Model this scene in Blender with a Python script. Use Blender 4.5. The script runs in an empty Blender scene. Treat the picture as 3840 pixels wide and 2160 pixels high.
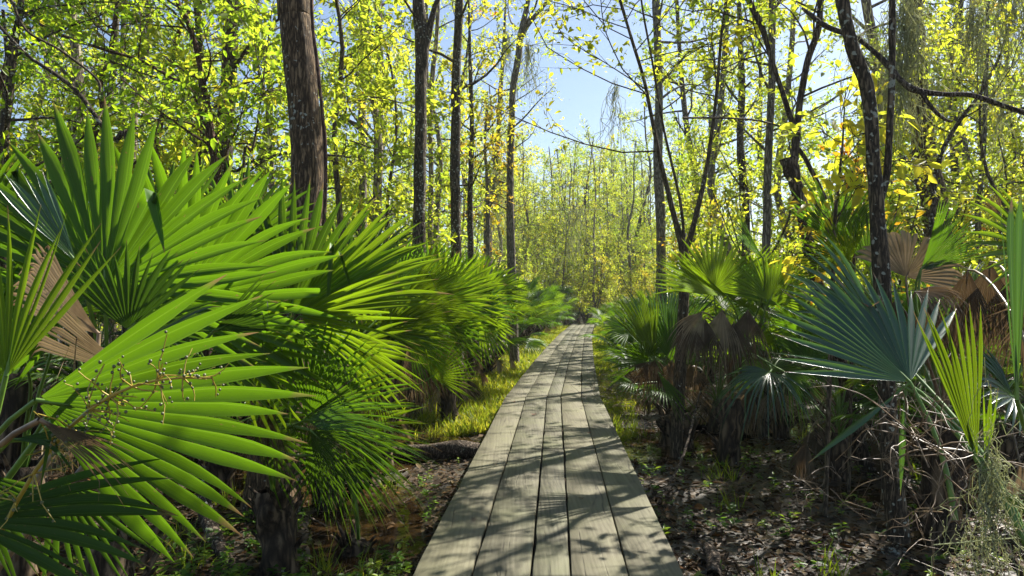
import bpy, math, random
import numpy as np
from mathutils import Vector, Matrix

# ------------------------------------------------------------------ camera, world, sun, exposure
SC = bpy.context.scene
COL = SC.collection
W_, H_ = 1024, 576
FPX = 24.0 / 36.0 * W_
CAMZ = 1.45
PITCH = math.radians(1.08)
cam_d = bpy.data.cameras.new('camera'); cam_d.lens = 24; cam_d.sensor_width = 36
cam_d.clip_start = 0.05; cam_d.clip_end = 2000
cam = bpy.data.objects.new('camera', cam_d); COL.objects.link(cam)
cam.location = (0, 0, CAMZ); cam.rotation_euler = (math.radians(90) + PITCH, 0, 0)
SC.camera = cam

SUN_EL = math.radians(47); SUN_AZ = math.radians(46)      # azimuth clockwise from +Y (the way the camera looks)
world = bpy.data.worlds.new('World'); SC.world = world; world.use_nodes = True
wn = world.node_tree; bg = wn.nodes['Background']
sky = wn.nodes.new('ShaderNodeTexSky'); sky.sky_type = 'NISHITA'; sky.sun_disc = False
sky.sun_elevation = SUN_EL; sky.sun_rotation = SUN_AZ
sky.air_density = 1.0; sky.dust_density = .8; sky.ozone_density = 1.6
wn.links.new(sky.outputs[0], bg.inputs[0]); bg.inputs[1].default_value = 0.065
sl = bpy.data.lights.new('sun', 'SUN'); sl.energy = 5.0; sl.angle = math.radians(0.5); sl.color = (1.0, 0.95, 0.86)
so = bpy.data.objects.new('sun', sl); COL.objects.link(so)
sdir = Vector((math.sin(SUN_AZ) * math.cos(SUN_EL), math.cos(SUN_AZ) * math.cos(SUN_EL), math.sin(SUN_EL)))
so.rotation_euler = (-sdir).to_track_quat('-Z', 'Y').to_euler(); so.location = (8, 8, 12)
SC.view_settings.view_transform = 'Standard'; SC.view_settings.look = 'None'
SC.view_settings.exposure = 1.4; SC.view_settings.gamma = 1
SC.render.engine = 'CYCLES'
SC.cycles.max_bounces = 8; SC.cycles.diffuse_bounces = 4; SC.cycles.glossy_bounces = 2
SC.cycles.transmission_bounces = 4; SC.cycles.transparent_max_bounces = 4
SC.cycles.caustics_reflective = False; SC.cycles.caustics_refractive = False
SC.cycles.sample_clamp_indirect = 4.0
try:
    SC.cycles.use_denoising = True
except Exception:
    pass

random.seed(7)
RNG = np.random.default_rng(7)
CP, SP = math.cos(PITCH), math.sin(PITCH)


def P(u, v, Y):
    """the point at depth Y seen at (u, v) of the 1024 x 576 frame"""
    a, b = (u - 512) / FPX, (288 - v) / FPX
    d = np.array([a, CP - b * SP, SP + b * CP])
    return d * (Y / d[1]) + np.array([0, 0, CAMZ])


def nrm(a):
    a = np.asarray(a, float)
    return a / (np.linalg.norm(a, axis=-1, keepdims=True) + 1e-9)


# ------------------------------------------------------------------ noise for shapes
_T = np.random.default_rng(3).random((256, 256))


def vn(x, y):
    x = np.asarray(x, float); y = np.asarray(y, float)
    xi = np.floor(x).astype(int); yi = np.floor(y).astype(int)
    fx = x - xi; fy = y - yi; fx = fx * fx * (3 - 2 * fx); fy = fy * fy * (3 - 2 * fy)
    g = lambda i, j: _T[(i) & 255, (j) & 255]
    return ((g(xi, yi) * (1 - fx) + g(xi + 1, yi) * fx) * (1 - fy) + (g(xi, yi + 1) * (1 - fx) + g(xi + 1, yi + 1) * fx) * fy) * 2 - 1


# ------------------------------------------------------------------ mesh collecting
class MB:
    def __init__(s):
        s.v = []; s.q = []; s.t = []; s.n = 0; s.uvq = []; s.c = []

    def add(s, V, F, tint=0.5, uv=None):
        V = np.asarray(V, float).reshape(-1, 3); F = np.asarray(F, int)
        s.v.append(V); s.q.append(F + s.n)
        tt = np.broadcast_to(np.asarray(tint, float), (len(V),)); s.c.append(tt)
        s.uvq.append(uv if uv is not None else np.zeros((len(V), 2)))
        s.n += len(V)

    def build(s, name, mat, parent=None, smooth=False, loc=None):
        V = np.concatenate(s.v); F = np.concatenate(s.q)
        C = np.concatenate(s.c); UV = np.concatenate(s.uvq)
        if loc is not None:
            V = V - np.asarray(loc)
        m = bpy.data.meshes.new(name)
        m.vertices.add(len(V)); m.vertices.foreach_set('co', V.astype(np.float32).ravel())
        k = F.shape[1]
        m.loops.add(F.size); m.loops.foreach_set('vertex_index', F.astype(np.int32).ravel())
        m.polygons.add(len(F)); m.polygons.foreach_set('loop_start', np.arange(0, F.size, k, dtype=np.int32))
        m.polygons.foreach_set('loop_total', np.full(len(F), k, np.int32))
        if smooth:
            m.polygons.foreach_set('use_smooth', np.ones(len(F), bool))
        at = m.attributes.new('tint', 'FLOAT', 'POINT'); at.data.foreach_set('value', C.astype(np.float32))
        uvl = m.uv_layers.new(name='UVMap'); uvl.data.foreach_set('uv', UV[F.ravel()].astype(np.float32).ravel())
        m.update(calc_edges=True); m.validate()
        if mat: m.materials.append(mat)
        o = bpy.data.objects.new(name, m); COL.objects.link(o)
        if parent: o.parent = parent
        if loc is not None: o.location = tuple(loc)
        return o


def tube(mb, pts, rad, sides=7, tint=0.5, rough=0.0, cap=True, sub=1):
    """round tube through pts; rough = uneven radius"""
    pts = np.asarray(pts, float); rad = np.broadcast_to(np.asarray(rad, float), (len(pts),)).copy()
    if sub > 1 and len(pts) > 2:
        n = (len(pts) - 1) * sub + 1
        t = np.linspace(0, len(pts) - 1, n); i = np.minimum(t.astype(int), len(pts) - 2); f = (t - i)[:, None]
        p0 = pts[np.maximum(i - 1, 0)]; p1 = pts[i]; p2 = pts[i + 1]; p3 = pts[np.minimum(i + 2, len(pts) - 1)]
        q = 0.5 * (2 * p1 + (p2 - p0) * f + (2 * p0 - 5 * p1 + 4 * p2 - p3) * f ** 2 + (3 * p1 - p0 - 3 * p2 + p3) * f ** 3)
        rad = np.interp(t, np.arange(len(rad)), rad); pts = q
    T = nrm(np.gradient(pts, axis=0))
    up = np.array([0, 0, 1.0]) if abs(T[0][2]) < 0.9 else np.array([1.0, 0, 0])
    A = nrm(np.cross(T, up)); B = np.cross(T, A)
    th = np.arange(sides) * 2 * math.pi / sides
    R = rad[:, None] * np.ones(sides)
    if rough:
        L = np.arange(len(pts))[:, None]; s0 = random.random() * 90
        R = R * (1 + rough * vn(s0 + 1.4 * np.cos(th)[None, :] + L * .35, s0 + 1.4 * np.sin(th)[None, :] + L * .22))
    V = pts[:, None, :] + R[..., None] * (np.cos(th)[None, :, None] * A[:, None, :] + np.sin(th)[None, :, None] * B[:, None, :])
    V = V.reshape(-1, 3)
    i = np.arange(len(pts) - 1)[:, None] * sides; j = np.arange(sides)[None, :]; j2 = (j + 1) % sides
    F = np.stack([i + j, i + j2, i + sides + j2, i + sides + j], -1).reshape(-1, 4)
    ln = np.concatenate([[0], np.cumsum(np.linalg.norm(np.diff(pts, axis=0), axis=1))])
    uv = np.stack([np.tile(th / (2 * math.pi), len(pts)), np.repeat(ln, sides)], -1)
    mb.add(V, F, tint, uv)


def prisms(mb, p0, p1, r0, r1, tint=0.5):
    """many thin three-sided twigs at once"""
    n = len(p0); T = nrm(p1 - p0); up = np.where(np.abs(T[:, 2:3]) < .9, [[0, 0, 1.0]], [[1.0, 0, 0]])
    A = nrm(np.cross(T, up)); B = np.cross(T, A); V = np.zeros((n, 6, 3))
    for k in range(3):
        a = k * 2 * math.pi / 3; o = math.cos(a) * A + math.sin(a) * B
        V[:, k] = p0 + o * np.reshape(r0, (-1, 1)); V[:, 3 + k] = p1 + o * np.reshape(r1, (-1, 1))
    b = (np.arange(n) * 6)[:, None, None]
    F = (b + np.array([[0, 1, 4, 3], [1, 2, 5, 4], [2, 0, 3, 5]])[None]).reshape(-1, 4)
    mb.add(V.reshape(-1, 3), F, tint)


def leaves(mb, p, d, nn, L, Wd, tint, fine=True):
    n = len(p); d = nrm(d); s = nrm(np.cross(d, nn)); nn = np.cross(s, d)
    L = np.reshape(L, (-1, 1)); Wd = np.reshape(Wd, (-1, 1))
    if fine:
        V = np.stack([p, p + d * L * .3 + s * Wd * .42 + nn * Wd * .16, p + d * L * .65 + s * Wd * .38 + nn * Wd * .12 - nn * L * .04,
                      p + d * L - nn * L * .14, p + d * L * .65 - s * Wd * .38 + nn * Wd * .12 - nn * L * .04, p + d * L * .3 - s * Wd * .42 + nn * Wd * .16], 1)
        b = (np.arange(n) * 6)[:, None, None]
        F = (b + np.array([[0, 1, 2, 3], [0, 3, 4, 5]])[None]).reshape(-1, 4); k = 6
    else:
        V = np.stack([p, p + d * L * .5 + s * Wd * .5, p + d * L - nn * L * .1, p + d * L * .5 - s * Wd * .5 + nn * Wd * .2], 1)
        F = (np.arange(n) * 4)[:, None] + np.array([[0, 1, 2, 3]]); k = 4
    mb.add(V.reshape(-1, 3), F, np.repeat(tint, k))


# ------------------------------------------------------------------ materials
def newmat(name):
    m = bpy.data.materials.new(name); m.use_nodes = True; nt = m.node_tree
    for n in list(nt.nodes): nt.nodes.remove(n)
    return m, nt, nt.nodes.new('ShaderNodeOutputMaterial')


def N(nt, typ, **kw):
    n = nt.nodes.new(typ)
    for k, v in kw.items():
        if k.startswith('i_'):
            key = k[2:]; n.inputs[int(key) if key.isdigit() else key.replace('_', ' ')].default_value = v
        else:
            setattr(n, k, v)
    return n


def ramp(nt, src, stops):
    r = nt.nodes.new('ShaderNodeValToRGB'); e = r.color_ramp.elements
    while len(e) > 1: e.remove(e[-1])
    e[0].position = stops[0][0]; e[0].color = (*stops[0][1], 1)
    for p, c in stops[1:]:
        x = e.new(p); x.color = (*c, 1)
    nt.links.new(src, r.inputs[0]); return r.outputs[0]


def mixc(nt, f, a, b, mode='MIX'):
    n = N(nt, 'ShaderNodeMix', data_type='RGBA', blend_type=mode)
    for i, x in ((0, f), (6, a), (7, b)):
        if hasattr(x, 'links'): nt.links.new(x, n.inputs[i])
        else: n.inputs[i].default_value = x if i == 0 else (*x, 1)
    return n.outputs[2]


def math_(nt, op, a, b=None):
    n = N(nt, 'ShaderNodeMath', operation=op)
    for i, x in ((0, a), (1, b)):
        if x is None: continue
        if hasattr(x, 'links'): nt.links.new(x, n.inputs[i])
        else: n.inputs[i].default_value = x
    return n.outputs[0]


def foliage_mat(name, stops, trans_gain=1.0, tmix=0.5, rough=0.45, spec=0.4):
    """thin leaf: colour by the leaf's own tint, a little of the light passes through"""
    m, nt, out = newmat(name)
    at = N(nt, 'ShaderNodeAttribute', attribute_name='tint')
    oi = N(nt, 'ShaderNodeObjectInfo')
    v = math_(nt, 'ADD', at.outputs['Fac'], math_(nt, 'MULTIPLY', math_(nt, 'SUBTRACT', oi.outputs['Random'], .5), .22))
    c = ramp(nt, v, stops)
    b = N(nt, 'ShaderNodeBsdfPrincipled'); b.inputs['Roughness'].default_value = rough; b.inputs['Specular IOR Level'].default_value = spec
    dk = mixc(nt, 1.0, c, (0.45, 0.5, 0.5), 'MULTIPLY'); nt.links.new(dk, b.inputs['Base Color'])
    t = N(nt, 'ShaderNodeBsdfTranslucent'); g = mixc(nt, 1.0, c, (trans_gain, trans_gain, trans_gain * .8), 'MULTIPLY'); nt.links.new(g, t.inputs[0])
    mx = N(nt, 'ShaderNodeMixShader'); mx.inputs[0].default_value = tmix
    nt.links.new(b.outputs[0], mx.inputs[1]); nt.links.new(t.outputs[0], mx.inputs[2]); nt.links.new(mx.outputs[0], out.inputs[0])
    return m


YEL = [(0.0, (.05, .12, .015)), (.2, (.15, .27, .02)), (.45, (.30, .41, .03)), (.75, (.52, .54, .04)), (.95, (.66, .50, .04)), (1.0, (.6, .22, .02))]
GRN = [(0.0, (.05, .12, .012)), (.3, (.14, .26, .015)), (.6, (.32, .46, .02)), (.85, (.5, .56, .025)), (1.0, (.65, .52, .03))]
ORG = [(0.0, (.2, .22, .02)), (.4, (.6, .5, .03)), (.7, (.7, .35, .02)), (1.0, (.5, .1, .02))]
M_YEL = foliage_mat('yellow_green_leaf', YEL, 1.25, .66)
M_GRN = foliage_mat('green_leaf', GRN, 1.3, .64)
M_ORG = foliage_mat('autumn_leaf', ORG, 1.1, .55)
M_GRASS = foliage_mat('grass_blade', [(0, (.08, .16, .01)), (.5, (.3, .4, .02)), (1, (.55, .5, .05))], 1.1, .5)
M_SEED = foliage_mat('seedling_leaf', [(0, (.05, .13, .015)), (.5, (.16, .32, .025)), (1, (.4, .5, .04))], 1.1, .45)


def frond_mat(name, green, trans, dead=False, tipc=(.22, .14, .06), rough=.38, tmix=.5, spec=.5):
    m, nt, out = newmat(name)
    at = N(nt, 'ShaderNodeAttribute', attribute_name='tint')
    uv = N(nt, 'ShaderNodeUVMap', uv_map='UVMap'); sp = N(nt, 'ShaderNodeSeparateXYZ'); nt.links.new(uv.outputs[0], sp.inputs[0])
    U, Vv = sp.outputs[0], sp.outputs[1]
    # fine veins run along the leaflet
    vc = N(nt, 'ShaderNodeCombineXYZ'); nt.links.new(math_(nt, 'MULTIPLY', U, 26.0), vc.inputs[0]); nt.links.new(math_(nt, 'MULTIPLY', Vv, 3.0), vc.inputs[1])
    nt.links.new(math_(nt, 'MULTIPLY', at.outputs['Fac'], 40.0), vc.inputs[2])
    no = N(nt, 'ShaderNodeTexNoise', i_Scale=1.0, i_Detail=2.0); nt.links.new(vc.outputs[0], no.inputs['Vector'])
    tc = N(nt, 'ShaderNodeTexCoord'); bl = N(nt, 'ShaderNodeTexNoise', i_Scale=9.0, i_Detail=3.0); nt.links.new(tc.outputs['Object'], bl.inputs['Vector'])
    sp2 = N(nt, 'ShaderNodeTexNoise', i_Scale=1.0, i_Detail=3.0); vc3 = N(nt, 'ShaderNodeCombineXYZ'); nt.links.new(math_(nt, 'MULTIPLY', U, 4.0), vc3.inputs[0]); nt.links.new(math_(nt, 'MULTIPLY', Vv, 22.0), vc3.inputs[1]); nt.links.new(math_(nt, 'MULTIPLY', at.outputs['Fac'], 77.0), vc3.inputs[2]); nt.links.new(vc3.outputs[0], sp2.inputs['Vector'])
    no2 = N(nt, 'ShaderNodeTexNoise', i_Scale=1.0, i_Detail=1.0); vc2 = N(nt, 'ShaderNodeCombineXYZ'); nt.links.new(math_(nt, 'MULTIPLY', U, 70.0), vc2.inputs[0]); nt.links.new(Vv, vc2.inputs[1]); nt.links.new(vc2.outputs[0], no2.inputs['Vector'])
    vf = math_(nt, 'ADD', math_(nt, 'ADD', math_(nt, 'MULTIPLY', no.outputs[0], 1.0), math_(nt, 'MULTIPLY', math_(nt, 'SUBTRACT', no2.outputs[0], .5), 1.1)), math_(nt, 'SUBTRACT', math_(nt, 'MULTIPLY', at.outputs['Fac'], .7), .3))
    ofr = N(nt, 'ShaderNodeObjectInfo'); vf = math_(nt, 'ADD', vf, math_(nt, 'MULTIPLY', math_(nt, 'SUBTRACT', ofr.outputs['Random'], .5), 1.0))
    # pale midrib and yellow margin
    edge = math_(nt, 'ABSOLUTE', math_(nt, 'SUBTRACT', U, .5))
    rib = ramp(nt, edge, [(0.0, (1, 1, 1)), (.05, (0, 0, 0)), (.42, (0, 0, 0)), (.5, (.7, .7, .7))])
    if dead:
        c1 = mixc(nt, vf, tuple(x * .55 for x in green), green)
        c1 = mixc(nt, ramp(nt, bl.outputs[0], [(.45, (0, 0, 0)), (.65, (1, 1, 1))]), c1, tuple(x * .3 for x in green))
    else:
        c1 = mixc(nt, vf, tuple(x * .5 for x in green), tuple(min(1, x * 1.5) for x in green))
        c1 = mixc(nt, math_(nt, 'MULTIPLY', rib, .55), c1, tuple(min(1, g * 1.2 + t * .5) for g, t in zip(green, trans)))
    tipf = ramp(nt, math_(nt, 'ADD', Vv, math_(nt, 'MULTIPLY', math_(nt, 'SUBTRACT', bl.outputs[0], .5), .35)), [(.93, (0, 0, 0)), (1.0, (1, 1, 1))])
    spots = ramp(nt, math_(nt, 'ADD', sp2.outputs[0], math_(nt, 'MULTIPLY', bl.outputs[0], .25)), [(.83, (0, 0, 0)), (.9, (1, 1, 1))])
    df = math_(nt, 'MAXIMUM', tipf, spots)
    cc = mixc(nt, df, c1, tipc)
    ct = mixc(nt, 1.0, mixc(nt, vf, tuple(x * .6 for x in trans), tuple(min(1, x * 1.3) for x in trans)), (1, 1, 1), 'MULTIPLY')
    ct = mixc(nt, math_(nt, 'MULTIPLY', rib, .6), ct, tuple(min(1, x * 1.7 + .07) for x in trans[:2]) + (.03,)); ct = mixc(nt, df, ct, tipc)
    b = N(nt, 'ShaderNodeBsdfPrincipled'); b.inputs['Roughness'].default_value = rough if not dead else .75
    b.inputs['Specular IOR Level'].default_value = spec if not dead else .25
    nt.links.new(cc, b.inputs['Base Color'])
    bp = N(nt, 'ShaderNodeBump'); bp.inputs['Strength'].default_value = .35; bp.inputs['Distance'].default_value = .002
    nt.links.new(no.outputs[0], bp.inputs['Height']); nt.links.new(bp.outputs[0], b.inputs['Normal'])
    t = N(nt, 'ShaderNodeBsdfTranslucent'); nt.links.new(ct, t.inputs[0])
    mx = N(nt, 'ShaderNodeMixShader'); mx.inputs[0].default_value = tmix if not dead else .25
    nt.links.new(b.outputs[0], mx.inputs[1]); nt.links.new(t.outputs[0], mx.inputs[2]); nt.links.new(mx.outputs[0], out.inputs[0])
    return m


M_FR = frond_mat('palmetto_green', (.04, .085, .012), (.115, .235, .005), rough=.42, spec=.3)
M_FRY = frond_mat('palmetto_yellow_green', (.055, .11, .012), (.19, .30, .005), rough=.45, spec=.3)
M_FRD = frond_mat('shaded_frond', (.03, .065, .012), (.05, .11, .004), rough=.5, spec=.25)  # dark copy of palmetto_green; shade low among the left fans put into its colour
M_FRM = frond_mat('mid_green_frond', (.035, .08, .012), (.085, .175, .004), rough=.42, spec=.3)  # green between the plain fronds and the dark copy, for the largest fan
M_FRB = frond_mat('palmetto_blue_green', (.025, .075, .032), (.09, .2, .01), rough=.27, tmix=.3, spec=.75)
M_DEAD = frond_mat('dead_frond', (.22, .16, .10), (.16, .10, .05), dead=True)
M_DEAD2 = frond_mat('tan_frond', (.46, .36, .23), (.32, .22, .12), dead=True)


def stalk_mat(name, c, c2):
    m, nt, out = newmat(name); tc = N(nt, 'ShaderNodeTexCoord')
    no = N(nt, 'ShaderNodeTexNoise', i_Scale=25.0, i_Detail=4.0); nt.links.new(tc.outputs['Object'], no.inputs['Vector'])
    b = N(nt, 'ShaderNodeBsdfPrincipled', i_Roughness=.45)
    nt.links.new(ramp(nt, no.outputs[0], [(.35, c), (.7, c2)]), b.inputs['Base Color']); nt.links.new(b.outputs[0], out.inputs[0]); return m


M_STALK = stalk_mat('green_stalk', (.07, .15, .02), (.14, .24, .03))
M_STALKD = stalk_mat('dry_stalk', (.10, .065, .035), (.26, .18, .1))
M_FRUITS = stalk_mat('fruit_stalk_yellow', (.30, .22, .03), (.42, .32, .06))
M_BERRY = stalk_mat('olive_berry', (.07, .08, .03), (.15, .15, .06))


def bark_mat(name, dark, light, lichen=0.3, moss=0.2, ridge=14.0, mossc=(.07, .10, .012), lc=(.42, .44, .36), bump=.8):
    m, nt, out = newmat(name)
    tc = N(nt, 'ShaderNodeTexCoord'); mp = N(nt, 'ShaderNodeMapping'); mp.inputs['Scale'].default_value = (1, 1, .16)
    nt.links.new(tc.outputs['Object'], mp.inputs['Vector'])
    wv = N(nt, 'ShaderNodeTexNoise', i_Scale=ridge * 2.4, i_Detail=6.0, i_Roughness=.65); nt.links.new(mp.outputs[0], wv.inputs['Vector'])
    vo = N(nt, 'ShaderNodeTexVoronoi', feature='DISTANCE_TO_EDGE', i_Scale=ridge * 2.6)
    w2 = N(nt, 'ShaderNodeVectorMath', operation='ADD'); nt.links.new(mp.outputs[0], w2.inputs[0])
    ws = N(nt, 'ShaderNodeVectorMath', operation='SCALE'); ws.inputs[3].default_value = .05; nt.links.new(wv.outputs[1], ws.inputs[0]); nt.links.new(ws.outputs[0], w2.inputs[1])
    nt.links.new(w2.outputs[0], vo.inputs['Vector'])
    crack = ramp(nt, vo.outputs[0], [(0, (0, 0, 0)), (.28, (1, 1, 1))])
    h = math_(nt, 'MULTIPLY', crack, wv.outputs[0])
    c = ramp(nt, h, [(.05, tuple(x * .35 for x in dark)), (.3, dark), (.62, light)])
    l1 = N(nt, 'ShaderNodeTexVoronoi', i_Scale=24.0, i_Randomness=1.0); wl = N(nt, 'ShaderNodeTexNoise', i_Scale=14.0, i_Detail=4.0); nt.links.new(tc.outputs['Object'], wl.inputs['Vector']); wq = N(nt, 'ShaderNodeVectorMath', operation='SCALE'); wq.inputs[3].default_value = .09; nt.links.new(wl.outputs[1], wq.inputs[0]); wr = N(nt, 'ShaderNodeVectorMath', operation='ADD'); nt.links.new(tc.outputs['Object'], wr.inputs[0]); nt.links.new(wq.outputs[0], wr.inputs[1]); nt.links.new(wr.outputs[0], l1.inputs['Vector'])
    l2 = N(nt, 'ShaderNodeTexNoise', i_Scale=3.2, i_Detail=5.0, i_Roughness=.7); nt.links.new(tc.outputs['Object'], l2.inputs['Vector'])
    l3 = N(nt, 'ShaderNodeTexNoise', i_Scale=40.0, i_Detail=3.0); nt.links.new(tc.outputs['Object'], l3.inputs['Vector'])
    lf = math_(nt, 'ADD', math_(nt, 'MULTIPLY', math_(nt, 'SUBTRACT', .5, l1.outputs[0]), .5), math_(nt, 'ADD', math_(nt, 'MULTIPLY', l2.outputs[0], .7), math_(nt, 'MULTIPLY', l3.outputs[0], .35)))
    th = .80 - .22 * lichen
    c = mixc(nt, ramp(nt, lf, [(th, (0, 0, 0)), (th + .05, (.9, .9, .9))]), c, lc)
    m2 = N(nt, 'ShaderNodeTexNoise', i_Scale=2.1, i_Detail=6.0, i_Roughness=.75); nt.links.new(tc.outputs['Object'], m2.inputs['Vector'])
    th = .70 - .25 * moss
    c = mixc(nt, ramp(nt, m2.outputs[0], [(th, (0, 0, 0)), (th + .09, (.85, .85, .85))]), c, mossc)
    b = N(nt, 'ShaderNodeBsdfPrincipled', i_Roughness=.88); b.inputs['Specular IOR Level'].default_value = .25
    nt.links.new(c, b.inputs['Base Color'])
    bp = N(nt, 'ShaderNodeBump'); bp.inputs['Strength'].default_value = bump; bp.inputs['Distance'].default_value = .02
    nt.links.new(h, bp.inputs['Height']); nt.links.new(bp.outputs[0], b.inputs['Normal']); nt.links.new(b.outputs[0], out.inputs[0])
    return m


M_BARK = bark_mat('ridged_bark', (.13, .085, .045), (.32, .22, .12), .5, .35, 17)
M_BARKD = bark_mat('dark_mossy_bark', (.085, .064, .04), (.23, .175, .11), .7, .4, 18)
M_BARKG = bark_mat('grey_bark', (.20, .17, .13), (.42, .37, .29), .45, .1, 16)
M_BARKR = bark_mat('reddish_bark', (.13, .07, .05), (.25, .15, .10), .15, .08, 18)
M_BARKP = bark_mat('pale_bark', (.28, .23, .17), (.55, .48, .38), .4, .05, 10)
M_BARKN = bark_mat('brown_twig_bark', (.10, .075, .045), (.22, .17, .11), .3, .2, 20, bump=.4)
M_PTR = bark_mat('palmetto_trunk_bark', (.075, .052, .032), (.21, .15, .09), .12, .2, 7)
M_DEADW = bark_mat('dead_wood', (.09, .065, .045), (.24, .19, .14), .3, .12, 15)
M_MOSS = foliage_mat('spanish_moss_grey', [(0, (.35, .37, .25)), (.5, (.55, .56, .38)), (1, (.75, .75, .55))], 1.1, .5, rough=.8, spec=.1)


def deck_mat():
    m, nt, out = newmat('weathered_plank'); tc = N(nt, 'ShaderNodeTexCoord'); oi = N(nt, 'ShaderNodeObjectInfo')
    off = N(nt, 'ShaderNodeCombineXYZ'); nt.links.new(math_(nt, 'MULTIPLY', oi.outputs['Random'], 37.0), off.inputs[0]); nt.links.new(math_(nt, 'MULTIPLY', oi.outputs['Random'], 91.0), off.inputs[1])
    ad = N(nt, 'ShaderNodeVectorMath', operation='ADD'); nt.links.new(tc.outputs['Object'], ad.inputs[0]); nt.links.new(off.outputs[0], ad.inputs[1])
    mp = N(nt, 'ShaderNodeMapping'); mp.inputs['Scale'].default_value = (1, .05, 1); nt.links.new(ad.outputs[0], mp.inputs[0])
    wob = N(nt, 'ShaderNodeTexNoise', i_Scale=1.3, i_Detail=2.0); nt.links.new(ad.outputs[0], wob.inputs['Vector'])
    w2 = N(nt, 'ShaderNodeVectorMath', operation='SCALE'); w2.inputs[3].default_value = .045; nt.links.new(wob.outputs[1], w2.inputs[0])
    a2 = N(nt, 'ShaderNodeVectorMath', operation='ADD'); nt.links.new(mp.outputs[0], a2.inputs[0]); nt.links.new(w2.outputs[0], a2.inputs[1])
    g1 = N(nt, 'ShaderNodeTexNoise', i_Scale=34.0, i_Detail=5.0, i_Roughness=.6); nt.links.new(a2.outputs[0], g1.inputs['Vector'])
    g2 = N(nt, 'ShaderNodeTexNoise', i_Scale=130.0, i_Detail=3.0); nt.links.new(a2.outputs[0], g2.inputs['Vector'])
    # growth rings meeting the face: cathedral figure
    rg = N(nt, 'ShaderNodeTexWave', wave_type='BANDS', bands_direction='X', i_Scale=12.0, i_Distortion=3.0, i_Detail=2.0); rg.inputs['Detail Scale'].default_value = 1.0
    nt.links.new(a2.outputs[0], rg.inputs['Vector'])
    big = N(nt, 'ShaderNodeTexNoise', i_Scale=2.2, i_Detail=4.0, i_Roughness=.6); nt.links.new(ad.outputs[0], big.inputs['Vector'])
    gg = math_(nt, 'ADD', math_(nt, 'MULTIPLY', g1.outputs[0], .6), math_(nt, 'ADD', math_(nt, 'MULTIPLY', g2.outputs[0], .28), math_(nt, 'MULTIPLY', rg.outputs[1], .07)))
    c = ramp(nt, gg, [(.30, (.035, .032, .022)), (.45, (.09, .083, .055)), (.6, (.135, .126, .085)), (.75, (.185, .173, .122))])
    c = mixc(nt, ramp(nt, big.outputs[0], [(.42, (0, 0, 0)), (.72, (.55, .55, .55))]), c, (.14, .15, .07))    # green algae film
    c = mixc(nt, math_(nt, 'MULTIPLY', oi.outputs['Random'], .35), c, (.21, .18, .11))
    # splits along the grain
    mp3 = N(nt, 'ShaderNodeMapping'); mp3.inputs['Scale'].default_value = (1, .035, 1); nt.links.new(ad.outputs[0], mp3.inputs[0])
    a3 = N(nt, 'ShaderNodeVectorMath', operation='ADD'); nt.links.new(mp3.outputs[0], a3.inputs[0]); nt.links.new(w2.outputs[0], a3.inputs[1])
    ck = N(nt, 'ShaderNodeTexVoronoi', feature='DISTANCE_TO_EDGE', i_Scale=7.0); nt.links.new(a3.outputs[0], ck.inputs['Vector'])
    ckm = N(nt, 'ShaderNodeTexNoise', i_Scale=3.0); nt.links.new(ad.outputs[0], ckm.inputs['Vector'])
    crack = math_(nt, 'MULTIPLY', ramp(nt, ck.outputs[0], [(.0, (1, 1, 1)), (.018, (0, 0, 0))]), ramp(nt, ckm.outputs[0], [(.5, (0, 0, 0)), (.6, (1, 1, 1))]))
    c = mixc(nt, math_(nt, 'MULTIPLY', crack, .85), c, (.03, .025, .016))
    kn = N(nt, 'ShaderNodeTexVoronoi', i_Scale=1.9); km = N(nt, 'ShaderNodeMapping'); km.inputs['Scale'].default_value = (1.5, .55, 1); nt.links.new(ad.outputs[0], km.inputs[0]); nt.links.new(km.outputs[0], kn.inputs['Vector'])
    c = mixc(nt, ramp(nt, kn.outputs[0], [(.025, (.9, .9, .9)), (.06, (0, 0, 0))]), c, (.07, .05, .03))
    b = N(nt, 'ShaderNodeBsdfPrincipled', i_Roughness=.82); b.inputs['Specular IOR Level'].default_value = .3; nt.links.new(c, b.inputs['Base Color'])
    hh = math_(nt, 'SUBTRACT', gg, math_(nt, 'MULTIPLY', crack, 1.2))
    bp = N(nt, 'ShaderNodeBump'); bp.inputs['Strength'].default_value = .4; bp.inputs['Distance'].default_value = .004; nt.links.new(hh, bp.inputs['Height']); nt.links.new(bp.outputs[0], b.inputs['Normal'])
    nt.links.new(b.outputs[0], out.inputs[0]); return m


M_DECK = deck_mat()


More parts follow.
